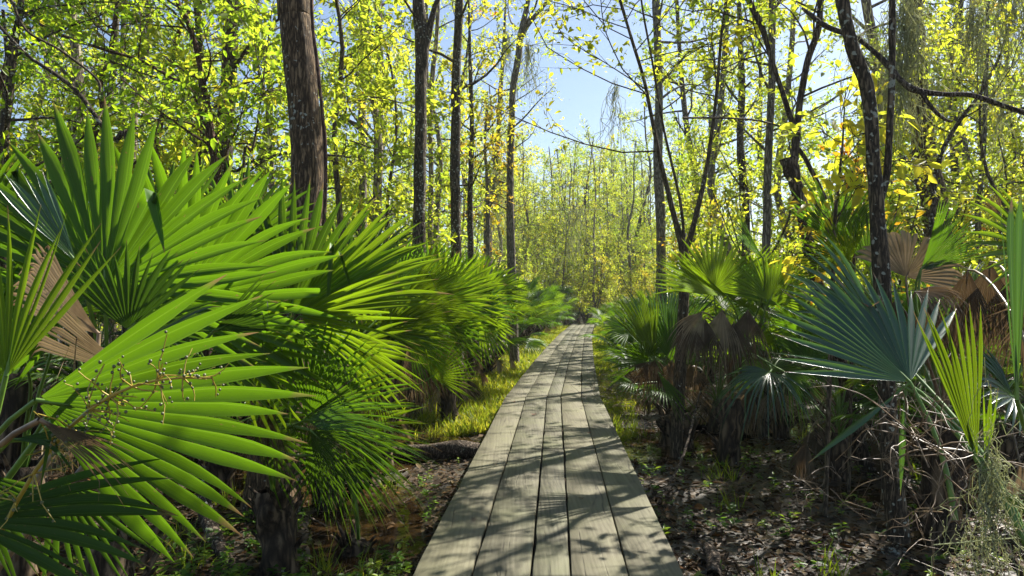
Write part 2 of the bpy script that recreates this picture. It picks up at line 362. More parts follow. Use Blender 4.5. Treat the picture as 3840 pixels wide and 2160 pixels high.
def ground_mat():
    m, nt, out = newmat('wet_mud'); tc = N(nt, 'ShaderNodeTexCoord')
    n1 = N(nt, 'ShaderNodeTexNoise', i_Scale=1.6, i_Detail=6.0, i_Roughness=.65); nt.links.new(tc.outputs['Object'], n1.inputs['Vector'])
    n2 = N(nt, 'ShaderNodeTexNoise', i_Scale=26.0, i_Detail=6.0, i_Roughness=.7); nt.links.new(tc.outputs['Object'], n2.inputs['Vector'])
    v1 = N(nt, 'ShaderNodeTexVoronoi', i_Scale=30.0); nt.links.new(tc.outputs['Object'], v1.inputs['Vector'])
    c = ramp(nt, n2.outputs[0], [(.3, (.009, .007, .005)), (.5, (.024, .018, .012)), (.7, (.06, .045, .028))])
    hs = N(nt, 'ShaderNodeSeparateColor'); nt.links.new(v1.outputs[1], hs.inputs[0])
    c = mixc(nt, ramp(nt, hs.outputs[0], [(.55, (0, 0, 0)), (.75, (.6, .6, .6))]), c, (.11, .07, .035))
    c = mixc(nt, ramp(nt, n1.outputs[0], [(.55, (0, 0, 0)), (.7, (.5, .5, .5))]), c, (.05, .055, .015))
    b = N(nt, 'ShaderNodeBsdfPrincipled'); nt.links.new(c, b.inputs['Base Color'])
    nt.links.new(ramp(nt, n1.outputs[0], [(.4, (.22, .22, .22)), (.62, (.85, .85, .85))]), b.inputs['Roughness'])
    bp = N(nt, 'ShaderNodeBump'); bp.inputs['Strength'].default_value = .6; bp.inputs['Distance'].default_value = .012
    nt.links.new(math_(nt, 'ADD', n2.outputs[0], math_(nt, 'MULTIPLY', v1.outputs[0], .4)), bp.inputs['Height']); nt.links.new(bp.outputs[0], b.inputs['Normal'])
    nt.links.new(b.outputs[0], out.inputs[0]); return m


def water_mat():
    m, nt, out = newmat('tannin_water'); tc = N(nt, 'ShaderNodeTexCoord')
    n1 = N(nt, 'ShaderNodeTexNoise', i_Scale=7.0, i_Detail=3.0); nt.links.new(tc.outputs['Object'], n1.inputs['Vector'])
    b = N(nt, 'ShaderNodeBsdfPrincipled', i_Roughness=.04, i_IOR=1.33)
    nt.links.new(ramp(nt, n1.outputs[0], [(.35, (.015, .009, .004)), (.65, (.05, .028, .01))]), b.inputs['Base Color'])
    b.inputs['Specular IOR Level'].default_value = .8
    bp = N(nt, 'ShaderNodeBump'); bp.inputs['Strength'].default_value = .12; bp.inputs['Distance'].default_value = .02; nt.links.new(n1.outputs[0], bp.inputs['Height']); nt.links.new(bp.outputs[0], b.inputs['Normal'])
    nt.links.new(b.outputs[0], out.inputs[0]); return m


M_GROUND = ground_mat(); M_WATER = water_mat()
M_LITTER = foliage_mat('dead_leaf', [(0, (.02, .012, .006)), (.4, (.10, .05, .02)), (.75, (.23, .125, .05)), (.93, (.38, .25, .11)), (1, (.45, .13, .02))], .8, .12, rough=.75, spec=.2)


# ------------------------------------------------------------------ names and labels
def tag(o, label=None, cat=None, group=None, kind=None):
    if label: o['label'] = label
    if cat: o['category'] = cat
    if group: o['group'] = group
    if kind: o['kind'] = kind
    return o


def empty(name, loc, label=None, cat=None, group=None):
    o = bpy.data.objects.new(name, None); COL.objects.link(o); o.location = tuple(loc); o.empty_display_size = .2
    return tag(o, label, cat, group)


# ------------------------------------------------------------------ boardwalk line
PTH = [(-1.0, -.098), (2.98, .155), (5.57, .3195), (8.55, .509), (13.3, 1.00), (18.5, 1.58), (24.8, 2.30), (30.0, 2.98), (35.5, 3.72)]


def path_x(y):
    return np.interp(y, [p[0] for p in PTH] + [60], [p[1] for p in PTH] + [9.0])


# ------------------------------------------------------------------ ground
PUD = [(-1.0, 7.4, .6, 1.3), (-.95, 4.6, .35, .9), (1.75, 7.2, .8, .95), (-2.0, 5.7, .6, .6), (3.1, 8.2, .8, .7), (2.7, 5.3, .5, .35)]


def gz(x, y):
    x = np.asarray(x, float); y = np.asarray(y, float)
    z = .035 * vn(x * .55 + 9, y * .55) + .028 * vn(x * 1.7, y * 1.7 + 5) + .007 * vn(x * 5.2, y * 5.2) + .003 * vn(x * 14, y * 14)
    for (px, py, sx, sy) in PUD:
        z = z - .13 * np.exp(-(((x - px) / sx) ** 2 + ((y - py) / sy) ** 2))
    return z


def axis_(lo, hi, fine_lo, fine_hi, step, far):
    a = list(np.arange(fine_lo, fine_hi, step)); s = step; x = fine_hi
    while x < hi: a.append(x); s *= far; x += s
    a.append(hi); s = step; x = fine_lo - step
    while x > lo: a.insert(0, x); s *= far; x -= s
    a.insert(0, lo); return np.array(a)


gxs = axis_(-400, 400, -6, 6, .05, 1.22); gys = axis_(-60, 700, 0, 13, .05, 1.22)
GX, GY = np.meshgrid(gxs, gys); GZ = gz(GX, GY)
mb = MB(); nx, ny = len(gxs), len(gys)
i = np.arange(ny - 1)[:, None] * nx; j = np.arange(nx - 1)[None, :]
F = np.stack([i + j, i + j + 1, i + nx + j + 1, i + nx + j], -1).reshape(-1, 4)
mb.add(np.stack([GX, GY, GZ], -1).reshape(-1, 3), F)
tag(mb.build('ground', M_GROUND, smooth=True), kind='structure')
mb = MB()
for (px, py, sx, sy) in PUD:
    a = np.linspace(0, 2 * math.pi, 41)[:-1]; R = 1.5 + .15 * np.sin(3 * a + px * 4)
    ring = np.stack([px + R * sx * np.cos(a), py + R * sy * np.sin(a), np.full(40, -.052)], -1)
    V = np.concatenate([ring, ring * 0 + [px, py, -.052]]); k = np.arange(40)
    mb.add(V, np.stack([k, (k + 1) % 40, (k + 1) % 40 + 40, k + 40], -1))
# (the sheets lie just under the banks, so their rims are hidden by the mud)
wat = mb.build('water', M_WATER); tag(wat, kind='structure')

# ------------------------------------------------------------------ boardwalk: planks on joists
bw = empty('boardwalk', (.155, 3, 0), 'weathered grey-green plank boardwalk leading straight away through the palmettos', 'boardwalk')
FR = [0, .219, .438, .584, .796, 1.0]
DW, DT = 1.2, .045
DZ = .25


def plank(x0a, x1a, y0, x0b, x1b, y1):
    n = max(6, int((y1 - y0) / .12)); t = np.linspace(0, 1, n); s = random.random() * 50
    y = y0 + (y1 - y0) * t
    w = .0022 * vn(s + y * 3, y * 0 + s) + .0012 * vn(s + y * 12, y * 0)
    w2 = .0022 * vn(s + 20 + y * 3, y * 0 + s) + .0012 * vn(s + 7 + y * 12, y * 0)
    notch = np.where(vn(s * 3 + y * 6, y * 0 + 2) > .8, .006, 0)
    xl = x0a + (x0b - x0a) * t + w + notch; xr = x1a + (x1b - x1a) * t + w2
    z = DZ + .003 * vn(s + y * .8, y * 0 + 3) + random.uniform(-.0025, .0025); b = .004
    prof = [(xl, z - DT), (xl, z - b), (xl + b, z), (xl * .5 + xr * .5, z + random.uniform(-.002, .001)), (xr - b, z), (xr, z - b), (xr, z - DT)]
    V = np.stack([np.stack([px, y, np.broadcast_to(pz, y.shape)], -1) for px, pz in prof], 1)
    k = len(prof); i = np.arange(n - 1)[:, None] * k; j = np.arange(k)[None, :]; j2 = (j + 1) % k
    F = np.stack([i + j, i + k + j, i + k + j2, i + j2], -1).reshape(-1, 4)
    c0 = [[0, 1, 5, 6], [1, 2, 4, 5], [2, 3, 4, 4]]
    caps = [[0, 1, 5, 6], [1, 2, 4, 5]]; e = (n - 1) * k
    caps += [[e + 6, e + 5, e + 1, e + 0], [e + 5, e + 4, e + 2, e + 1]]
    m_ = MB(); m_.add(V.reshape(-1, 3), np.concatenate([F, np.array(caps)]))
    c = np.array([(x0a + x1a) / 2, (y0 + y1) / 2, DZ])
    return m_, c


def edges_at(y):
    c = float(path_x(y)); w = DW if y < 20 else DW * .98
    return [c - w / 2 + w * f for f in FR]


brk = {0: [-1, 8.55, 13.3, 18.5, 24.8, 30, 35.5], 1: [-1, 8.55, 13.3, 18.5, 24.8, 30, 35.5], 2: [-1, 5.57, 8.55, 13.3, 18.5, 24.8, 30, 35.5],
       3: [-1, 5.57, 8.55, 13.3, 18.5, 24.8, 30, 35.5], 4: [-1, 8.55, 13.3, 18.5, 24.8, 30, 35.5]}
bwi = bw.matrix_world.inverted() if False else None
for k, ys in brk.items():
    for a, b in zip(ys[:-1], ys[1:]):
        segs = [p[0] for p in PTH if a < p[0] < b]
        # each board is straight between the bends of the walk
        ga, gb = random.uniform(.003, .008), random.uniform(.003, .008)
        ea, eb = edges_at(a), edges_at(b)
        if a == -1 and b > 5: ea = edges_at(-1)
        m_, c = plank(ea[k] + ga, ea[k + 1] - gb, a + .004, eb[k] + ga, eb[k + 1] - gb, b - .004)
        o = m_.build('plank', M_DECK, None, loc=c); o.parent = bw; o.location = Vector(c) - bw.location
y = -.6
while y < 35.6:
    c = float(path_x(y)); w = DW / 2 - .05; m_ = MB(); h0, h1 = -.12, DZ - DT - .006
    V = [(c + sx * w, y + sy * .05, z) for z in (h0 + .16, h1) for sx, sy in ((-1, -1), (1, -1), (1, 1), (-1, 1))]
    m_.add(V, [[0, 3, 2, 1], [4, 5, 6, 7], [0, 1, 5, 4], [1, 2, 6, 5], [2, 3, 7, 6], [3, 0, 4, 7]])
    for sx in (-1, 1):
        V = [(c + sx * (w - .12) + dx * .05, y + .11 + dy * .05, z) for z in (-.3, h1 - .01) for dx, dy in ((-1, -1), (1, -1), (1, 1), (-1, 1))]
        m_.add(V, [[0, 3, 2, 1], [4, 5, 6, 7], [0, 1, 5, 4], [1, 2, 6, 5], [2, 3, 7, 6], [3, 0, 4, 7]])
    if y < 20 or True:
        cc = np.array([c, y, 0]); o = m_.build('joist', M_DEADW, None, loc=cc); o.parent = bw; o.location = Vector(cc) - bw.location
    y += 1.83


# ------------------------------------------------------------------ palmetto fronds
def blade(mb, H, D, Nn, r, n=32, spread=230, join=.42, fold=.15, droop=.25, tipdroop=.35, broken=.06, seed=0, narrow=1.0, cup=0.0, dirt=.5, pleat=.52):
    """costapalmate fan: hub H, middle axis D, face normal Nn; pleated leaflets joined to 'join', then free and tapering"""
    rg = np.random.default_rng(seed)
    if spread < 100: fold = fold * .45
    D = nrm(D); S = nrm(np.cross(D, Nn)); Nn = np.cross(S, D)
    sp = math.radians(spread); da = sp / n
    st = np.array([.03, .14, .28, .4, .5, .6, .7, .8, .88, .95, 1.0]); m = len(st)
    for i in range(n):
        a = -sp / 2 + (i + .5) * da
        Lr = r * (1 - .22 * (abs(a) / math.pi) ** 1.5) * rg.uniform(.9, 1.03)
        jn = join * (1 - .25 * abs(a) / math.pi) * rg.uniform(.88, 1.1) if rg.random() > .05 else .2
        td = tipdroop * rg.uniform(.35, 1.5); br = rg.random() < broken; bs = rg.uniform(.45, .8)
        swing = rg.normal(0, .03); tw = rg.normal(0, .15)
        s = st * Lr
        hw = np.where(st < jn, st * Lr * math.tan(da / 2), 0)
        wj = jn * Lr * math.tan(da / 2)
        f = np.clip((st - jn) / (1 - jn), 0, 1)
        hw = np.where(st >= jn, wj * (1 + .12 * np.sin(math.pi * np.clip(f * 1.25, 0, 1)) * (f < .8)) * (1 - f ** 1.9) * narrow ** np.minimum(1, f * 3), hw)
        hw = np.maximum(hw, .0006)
        ang = a + swing * f
        rad_dir = np.cos(ang)[:, None] * D + np.sin(ang)[:, None] * S
        tan_dir = -np.sin(ang)[:, None] * D + np.cos(ang)[:, None] * S
        rho = st
        off = -droop * r * rho ** 2 * .4 + fold * r * rho * abs(math.sin(a)) + cup * r * rho ** 2
        c = H + rad_dir * s[:, None] + Nn * off[:, None]
        # gravity bends the free ends
        g = td * r * np.clip(f, 0, 1) ** 2 * .36
        c = c + np.array([0, 0, -1.0]) * g[:, None]
        if br:
            k = np.argmax(st >= bs); L2 = s[k:] - s[k]
            dd = nrm(rad_dir[-1] * .25 + np.array([0, 0, -1.0]) + rg.normal(0, .2, 3)); c[k:] = c[k] + dd * L2[:, None]
        pl = pleat * hw * (1 - .4 * f)
        nn_ = Nn + tan_dir * (tw * f)[:, None]
        vl = c - tan_dir * hw[:, None] + nn_ * pl[:, None]
        vr = c + tan_dir * hw[:, None] + nn_ * pl[:, None]
        V = np.stack([vl, c - nn_ * pl[:, None], vr], 1).reshape(-1, 3)
        b = np.arange(m - 1)[:, None] * 3
        F = (b[:, :, None] + np.array([[0, 1, 4, 3], [1, 2, 5, 4]])[None]).reshape(-1, 4)
        uv = np.stack([np.tile([0, .5, 1], m), np.repeat(st, 3)], -1)
        mb.add(V, F, rg.uniform(0, 1), uv)


def bez(a, b, c, d, n=9):
    t = np.linspace(0, 1, n)[:, None]
    return (1 - t) ** 3 * a + 3 * (1 - t) ** 2 * t * b + 3 * (1 - t) * t * t * c + t ** 3 * d


PLANTS = {}


def palmetto(key, X, Y, label, trunk=.35, tr=.07, cat='palmetto', group=None):
    b = np.array([X, Y, float(gz(X, Y))])
    o = empty('palmetto', b, label, cat, group)
    m_ = MB()
    lean = np.array([random.uniform(-.05, .05), random.uniform(-.05, .05), 0])
    pts = [np.array([0, 0, -.08]), np.array([0, 0, trunk * .35]) + lean * .4, np.array([0, 0, trunk * .75]) + lean, np.array([0, 0, trunk]) + lean * 1.3]
    tube(m_, pts, [tr * 1.35, tr * 1.05, tr * 1.1, tr * .75], 14, rough=.35, sub=5)
    # old leaf bases
    for k in range(int(10 + 16 * trunk)):
        a = random.uniform(0, 6.28); z = random.uniform(.02, max(.06, trunk)); L = random.uniform(.07, .16)
        p = np.array([math.cos(a) * tr * .8, math.sin(a) * tr * .8, z]); d = np.array([math.cos(a) * .7, math.sin(a) * .7, 1.0]) * L
        tube(m_, [p, p + d * .5, p + d + np.array([math.cos(a), math.sin(a), 0]) * .02], [.016, .013, .006], 5)
    t = m_.build('trunk', M_PTR, o, smooth=True)
    PLANTS[key] = (o, b, b + np.array([0, 0, trunk * .9]) + lean)
    return o


SEED = [100]


def hero(key, hub, axis, face=None, mat=None, smat=None, label=None, start=None, sag=.0, stalkr=.007, name='frond', toward=1.0, tilt=0.0, up=-.25, **kw):
    """one frond: hub=(u,v,Y), axis=(u,v,Y of the middle tip); face: vector the face looks along (default: to the camera)"""
    o, b, top = PLANTS[key]; SEED[0] += 1
    Hh = P(*hub); Tt = P(*axis); D = Tt - Hh; r = float(np.linalg.norm(D)); D = nrm(D)
    nv = nrm(np.array([0, 0, CAMZ]) - Hh) * toward + np.array([0, 0, up]) * .5 - np.array(sdir) * .75 if face is None else np.array(face, float)
    nv = nrm(nv - D * np.dot(nv, D))
    if tilt:
        S = np.cross(D, nv); nv = nrm(nv * math.cos(tilt) + S * math.sin(tilt))
    m_ = MB(); kw.setdefault('seed', SEED[0]); blade(m_, Hh - b, D, nv, r, **kw)
    f = m_.build(name, mat or M_FR, o, smooth=False)
    if label: f['label'] = label
    s0 = (top if start is None else np.array(start)) - b; e = Hh - b; L = np.linalg.norm(e - s0)
    arr = D * .4 + nrm(e - s0) * .6
    pts = bez(s0, s0 + np.array([(e - s0)[0] * .15, (e - s0)[1] * .15, L * .42]), e - arr * L * .33 - np.array([0, 0, sag]), e, 11)
    m_ = MB(); tube(m_, pts, np.linspace(stalkr * 1.5, stalkr * .8, 11), 6)
    # the stalk runs a little way into the blade as its rib
    tube(m_, [e, e + D * r * .12 - nv * .003, e + D * r * .25 - nv * .004], [stalkr * .8, stalkr * .5, .001], 5)
    m_.build('stalk', smat or (M_STALK if mat not in (M_DEAD, M_DEAD2) else M_STALKD), f, smooth=True)
    return f


# shared fronds for the many palmettos further off: petiole from the origin, local +X outwards
def make_frond_proto(elev, reach, r, mat, smat, seed, dead=False, **kw):
    e = math.radians(elev); m_ = MB(); s = np.zeros(3)
    if not dead:
        hub = np.array([math.cos(e) * reach, 0, math.sin(e) * reach])
        D = nrm(np.array([math.cos(e * .75), 0, math.sin(e * .75)])); nv = np.array([-D[2], 0, D[0]])
        pts = bez(s, np.array([math.cos(e) * .1, 0, reach * .4]), hub - D * reach * .35, hub, 8)
    else:
        hub = np.array([reach * .5, 0, -reach * .12]); D = nrm(np.array([.35, random.uniform(-.2, .2), -1.0])); nv = np.array([1.0, 0, .35])
        pts = bez(s, np.array([.08, 0, reach * .35]), np.array([reach * .4, 0, reach * .25]), hub, 8)
    blade(m_, hub, D, nv, r, seed=seed, **kw)
    f = m_.build('frond' if not dead else 'dead_frond', mat, None)
    t = MB(); tube(t, pts, np.linspace(.010, .006, 8), 5); st = t.build('stalk', smat, f, smooth=True)
    return f, st


FP = []
for k, (el, rc, r, sprd, dr, td, mat, fo) in enumerate([
        (78, .95, .52, 215, .25, .3, M_FR, .12), (64, 1.0, .56, 235, .3, .4, M_FR, .2), (50, .95, .52, 225, .35, .5, M_FRY, .3),
        (36, .85, .5, 240, .4, .6, M_FR, .25), (20, .75, .46, 220, .45, .6, M_FR, .15), (84, .8, .5, 90, .15, .15, M_FRY, .5),
        (58, .9, .55, 150, .2, .3, M_FRB, .5), (44, 1.05, .5, 240, .3, .45, M_FRY, .15), (70, 1.1, .5, 225, .3, .35, M_FRY, .15), (28, .9, .5, 230, .4, .5, M_FR, .3)]):
    FP.append(make_frond_proto(el, rc, r, mat, M_STALK, 500 + k, n=30, spread=sprd, droop=dr, tipdroop=td, fold=fo, broken=.08))
DP = [make_frond_proto(0, .5 + .12 * k, .42 + .05 * k, M_DEAD if k % 3 else M_DEAD2, M_STALKD, 700 + k, dead=True, n=22, spread=110 - 15 * k, droop=.2, tipdroop=.9, broken=.35, pleat=.9, fold=.5) for k in range(4)]
for f, st in FP + DP:                      # moved below to the first plant that takes them
    f['free'] = 1


def take(pair, parent, rz, sc, loc, tiltx=0.0):
    f, st = pair
    if f.get('free'):
        del f['free']; g = f
    else:
        g = f.copy(); COL.objects.link(g); h = st.copy(); COL.objects.link(h); h.parent = g
    g.parent = parent; g.location = loc; g.rotation_euler = (tiltx, random.uniform(-.12, .12), rz); g.scale = (sc, sc, sc)
    return g


TRP = []
for h in (.18, .4, .75):
    m_ = MB(); tube(m_, [(0, 0, -.08), (.01, .01, h * .4), (.03, 0, h * .8), (.04, .02, h)], [.10, .075, .085, .05], 12, rough=.3, sub=4)
    for k in range(22):
        a = random.uniform(0, 6.28); z = random.uniform(.0, h); L = random.uniform(.08, .2)
        p = np.array([math.cos(a) * .06, math.sin(a) * .06, z]); d = np.array([math.cos(a) * .8, math.sin(a) * .8, 1.0]) * L
        tube(m_, [p, p + d * .5, p + d + np.array([math.cos(a), math.sin(a), 0]) * .02], [.016, .012, .005], 5)
    TRP.append((h, m_.build('trunk', M_PTR, None, smooth=True)))
    TRP[-1][1]['free'] = 1


def bush(X, Y, label, group, nf=9, nd=3, th=1, sc=1.0, bias=None, skip=()):
    o = empty('palmetto', (X, Y, float(gz(X, Y))), label, 'palmetto', group)
    h, t = TRP[th]
    if t.get('free'): del t['free']
    else: t = t.copy(); COL.objects.link(t)
    t.parent = o; t.scale = (sc, sc, sc)
    a0 = random.uniform(0, 6.28)
    order = list(range(len(FP))); random.shuffle(order)
    for k in range(nf):
        kk = order[k % len(order)]
        a = a0 + k * 2.4 + random.uniform(-.3, .3)
        take(FP[kk], o, a, sc * random.uniform(.8, 1.12), (.02, 0, h * sc * .85), random.uniform(-.35, .35))
    for k in range(nd):
        take(DP[random.randrange(4)], o, random.uniform(0, 6.28), sc * random.uniform(.8, 1.15), (.0, 0, h * sc * .7 + .12), random.uniform(-.2, .2))
    return o

#@@HERO
# ------------------------------------------------------------------ palmettos, near left
palmetto('A', -1.55, 2.75, 'large near palmetto whose two backlit round fans fill the middle left', .5, .08)
hero('A', (105, 286, 2.3), (98, 92, 2.3), n=32, spread=250, join=.58, droop=.1, tipdroop=.12, fold=.05, mat=M_FR, label='round fan frond spread flat against the light, leftmost')
hero('A', (180, 299, 2.6), (296, 178, 2.55), n=29, spread=215, join=.58, droop=.12, tipdroop=.15, fold=.05, mat=M_FR, label='round fan frond tilted to the right, second of the two big ones')
hero('A', (150, 330, 2.9), (215, 185, 3.0), n=18, spread=160, join=.45, droop=.1, tipdroop=.1, mat=M_FR)
hero('A', (76, 262, 2.15), (12, 168, 2.05), n=7, spread=34, join=.6, fold=.5, tipdroop=.05, mat=M_FRB, tilt=1.0, label='folded pale green frond pointing up to the left')
hero('A', (60, 330, 2.5), (-40, 300, 2.4), n=17, spread=150, join=.5, tipdroop=.2, mat=M_FR)
hero('A', (230, 345, 2.9), (330, 352, 2.7), n=20, spread=180, join=.42, tipdroop=.5, droop=.3, mat=M_FRY)
hero('A', (200, 360, 2.5), (215, 440, 2.4), n=19, spread=170, join=.4, tipdroop=.6, droop=.2, mat=M_FRD)
for h_, a_, n_, sp__, mt_ in [((168, 252, 2.8), (176, 150, 2.85), 24, 170, M_FR), ((238, 248, 3.1), (258, 150, 3.15), 22, 150, M_FR), ((128, 330, 2.1), (196, 262, 2.15), 24, 180, M_FRD), ((60, 240, 2.6), (40, 150, 2.65), 22, 160, M_FR), ((205, 300, 2.9), (150, 240, 2.9), 22, 150, M_FRD), ((160, 395, 2.2), (236, 400, 2.1), 18, 130, M_FRD), ((215, 330, 2.3), (292, 300, 2.3), 12, 60, M_FRD)]:
    hero('A', h_, a_, n=n_, spread=sp__, join=.48, tipdroop=.15, mat=mt_)
palmetto('B', -1.25, 3.75, 'palmetto beside the walk on the left with one dark folded fan and wide drooping fingers', .45, .09)
hero('B', (295, 313, 3.0), (432, 232, 3.05), n=16, spread=62, join=.58, fold=.75, droop=.05, tipdroop=.15, mat=M_FRY, tilt=-.5, label='dark half-folded frond with brown tips')
hero('B', (291, 310, 3.05), (322, 172, 3.1), n=16, spread=115, join=.5, droop=.05, tipdroop=.08, mat=M_FR, label='upright fan frond in front of the big trunk')
hero('B', (300, 316, 2.95), (418, 350, 2.8), n=13, spread=88, join=.3, droop=.2, tipdroop=.3, fold=.1, mat=M_FRY)
hero('B', (290, 322, 3.0), (335, 420, 2.9), n=20, spread=110, join=.3, droop=.1, tipdroop=.3, mat=M_FR)
hero('B', (285, 318, 3.1), (185, 330, 3.2), n=22, spread=120, join=.4, tipdroop=.5, mat=M_FRD)
hero('B', (309, 415, 2.95), (405, 345, 2.9), n=28, spread=150, join=.35, droop=.2, tipdroop=.35, mat=M_FR, label='bright fan frond low beside the walk')
hero('B', (306, 420, 2.85), (440, 425, 2.75), n=22, spread=70, join=.25, droop=.15, tipdroop=1.1, narrow=.62, mat=M_FRB, broken=0, label='low frond with thin fingers arching over and down')
hero('B', (306, 455, 2.95), (352, 462, 2.85), n=24, spread=200, join=.35, droop=.2, tipdroop=.5, mat=M_FR)
hero('B', (310, 430, 2.8), (385, 500, 2.75), n=18, spread=90, join=.3, tipdroop=.8, droop=.1, narrow=.7, mat=M_FR, broken=0)
palmetto('D', -.95, 4.1, 'low spiky palmetto at the left edge of the walk before the amber puddle', .12, .07)
for (h_, a_, n_, sp__, mt_) in [((350, 430, 3.7), (425, 405, 3.6), 15, 130, M_FRY), ((345, 440, 3.7), (418, 468, 3.5), 13, 110, M_FR), ((335, 428, 3.8), (308, 362, 3.9), 15, 140, M_FR), ((352, 420, 3.9), (385, 350, 3.9), 15, 120, M_FRY), ((330, 450, 3.6), (290, 500, 3.4), 13, 120, M_FR), ((340, 455, 3.5), (372, 520, 3.4), 12, 100, M_FR)]:
    hero('D', h_, a_, n=n_, spread=sp__, join=.32, tipdroop=.45, mat=mt_)
for (h_, a_, n_, sp__, mt_) in [((240, 300, 3.4), (262, 225, 3.5), 17, 170, M_FRY), ((345, 290, 3.6), (392, 215, 3.7), 18, 130, M_FR), ((255, 395, 3.2), (215, 345, 3.1), 15, 170, M_FR), ((350, 345, 3.3), (420, 385, 3.2), 15, 110, M_FRY), ((250, 420, 3.3), (330, 455, 3.2), 15, 120, M_FR)]:
    hero('B', h_, a_, n=n_, spread=sp__, join=.42, tipdroop=.3, mat=mt_)
for k, (u, v, Y, a, b_) in enumerate([(345, 380, 3.3, 355, 455), (372, 372, 3.5, 378, 440), (330, 390, 3.2, 322, 460), (270, 400, 3.1, 262, 480)]):
    hero('B', (u, v, Y), (a, b_, Y), n=20, spread=50, join=.4, pleat=1.3, tipdroop=.4, mat=M_DEAD if k % 2 else M_DEAD2, name='dead_frond', fold=.6, broken=.2)
palmetto('C', -1.45, 1.75, 'nearest palmetto, lower left, its largest fan reaching flat to the right', .45, .08)
hero('C', (36, 400, 1.45), (306, 446, 1.62), n=16, spread=112, join=.62, droop=.08, tipdroop=.1, fold=.05, mat=M_FRM, label='largest frond, long green fingers pointing right', broken=0.02, up=-.45)
hero('C', (6, 376, 1.6), (36, 202, 1.6), n=11, spread=62, join=.38, fold=.25, droop=.05, tipdroop=.06, mat=M_FRY, tilt=.45, label='narrow upright frond at the left edge')
hero('C', (-40, 520, 1.4), (165, 512, 1.45), n=8, spread=60, join=.5, tipdroop=.2, mat=M_FRD, face=(-.1, -.6, .6), label='dull frond low at the left edge with browned tips')
hero('C', (99, 334, 1.95), (8, 262, 1.95), n=20, spread=52, join=.85, fold=.2, mat=M_DEAD2, name='dead_frond', label='dry tan folded frond')
hero('C', (130, 372, 1.9), (28, 322, 1.8), n=16, spread=38, join=.9, fold=.3, droop=.3, mat=M_DEAD2, name='dead_frond', label='bleached pale folded frond below the tan one')
hero('C', (40, 420, 1.3), (125, 470, 1.3), n=12, spread=34, join=.5, mat=M_DEAD, name='dead_frond', fold=.4, tipdroop=.6)
hero('C', (10, 440, 1.35), (110, 430, 1.35), n=8, spread=50, join=.5, mat=M_FRD, face=(0, -.2, 1), tipdroop=.5)
hero('C', (118, 352, 1.5), (228, 300, 1.6), n=2, spread=8, join=.6, mat=M_FRB, tipdroop=.6, droop=.3)
hero('C', (-30, 470, 1.5), (60, 560, 1.5), n=10, spread=70, join=.5, mat=M_FRD, tipdroop=.3)
hero('C', (60, 480, 1.7), (120, 590, 1.7), n=11, spread=90, join=.4, mat=M_FRD, tipdroop=.2)
# fruit stalk with olive berries
o, b, top = PLANTS['C']
m_ = MB(); mbr = MB(); p0 = P(30, 420, 1.5) - b; main = bez(top - b, P(20, 470, 1.32) - b, P(60, 368, 1.3) - b, P(212, 378, 1.3) - b, 16)
tube(m_, main, np.linspace(.006, .0022, 16), 6)


def ico(mbx, c, r):
    th = np.linspace(0, math.pi, 5)[1:-1]; ph = np.arange(6) * math.pi / 3
    V = [(0, 0, r)] + [(r * math.sin(t) * math.cos(p), r * math.sin(t) * math.sin(p), r * math.cos(t)) for t in th for p in ph] + [(0, 0, -r)]
    F = [[1 + j, 1 + (j + 1) % 6, 7 + (j + 1) % 6, 7 + j][::-1] for j in range(6)] + [[7 + j, 7 + (j + 1) % 6, 13 + (j + 1) % 6, 13 + j][::-1] for j in range(6)]
    F += [[0, 1 + j, 1 + (j + 1) % 6, 1 + (j + 2) % 6] for j in (0, 2, 4)] + [[19, 13 + (j + 2) % 6, 13 + (j + 1) % 6, 13 + j] for j in (0, 2, 4)]
    mbx.add(np.array(V) + c, F)


random.seed(21)
for k in range(64):
    i0 = random.randint(6, 15); s = main[i0]; d = nrm(np.array([random.gauss(.3, .6), random.gauss(0, .6), random.gauss(.25, .7)])); L = random.uniform(.04, .12)
    pts = [s]; dd = d
    for q in range(5):
        dd = nrm(dd + np.array([random.gauss(0, .25), random.gauss(0, .25), random.gauss(-.08, .2)])); pts.append(pts[-1] + dd * L / 5)
        if random.random() < .62: ico(mbr, pts[-1] + np.array([random.gauss(0, .004), random.gauss(0, .004), .004]), random.uniform(.0024, .0038))
    tube(m_, pts, np.linspace(.0018, .0009, 6), 4)
fs = m_.build('fruit_stalk', M_FRUITS, o, smooth=True); bb = mbr.build('berry', M_BERRY, fs, smooth=True); tag(bb, kind='stuff')

# ------------------------------------------------------------------ palmettos, near right
palmetto('R', 1.75, 2.25, 'near right palmetto with a big blue-green fan, one half shining white', .55, .06)
hero('R', (910, 382, 2.5), (807, 271, 2.81), n=21, spread=140, join=.55, droop=.04, tipdroop=.06, fold=.05, mat=M_FRB, face=(.15, -.76, .63), label='big blue-green fan frond', broken=.04, start=P(955, 520, 2.3))
hero('R', (880, 334, 3.0), (792, 250, 2.9), n=11, spread=70, join=.5, fold=.35, mat=M_FRB, tipdroop=.15, face=(-.1, -.7, .6))
hero('R', (908, 384, 2.5), (815, 462, 2.35), n=1, spread=6, join=.5, mat=M_FRB, tipdroop=.1)
hero('R', (906, 388, 2.5), (898, 500, 2.45), n=1, spread=7, join=.5, mat=M_FRB, tipdroop=.1)
palmetto('S', 1.72, 1.95, 'moss-wrapped palmetto stem, lower right corner, carrying a narrow upright frond', .62, .05)
hero('S', (977, 462, 2.0), (942, 305, 2.05), n=10, spread=25, join=.55, fold=.9, mat=M_FRY, tipdroop=.03, tilt=.5, label='narrow folded upright frond, bright yellow-green', broken=0, droop=0)
hero('S', (985, 470, 2.0), (992, 385, 2.0), n=4, spread=12, join=.5, fold=.5, mat=M_FRY, tipdroop=.03, broken=0)
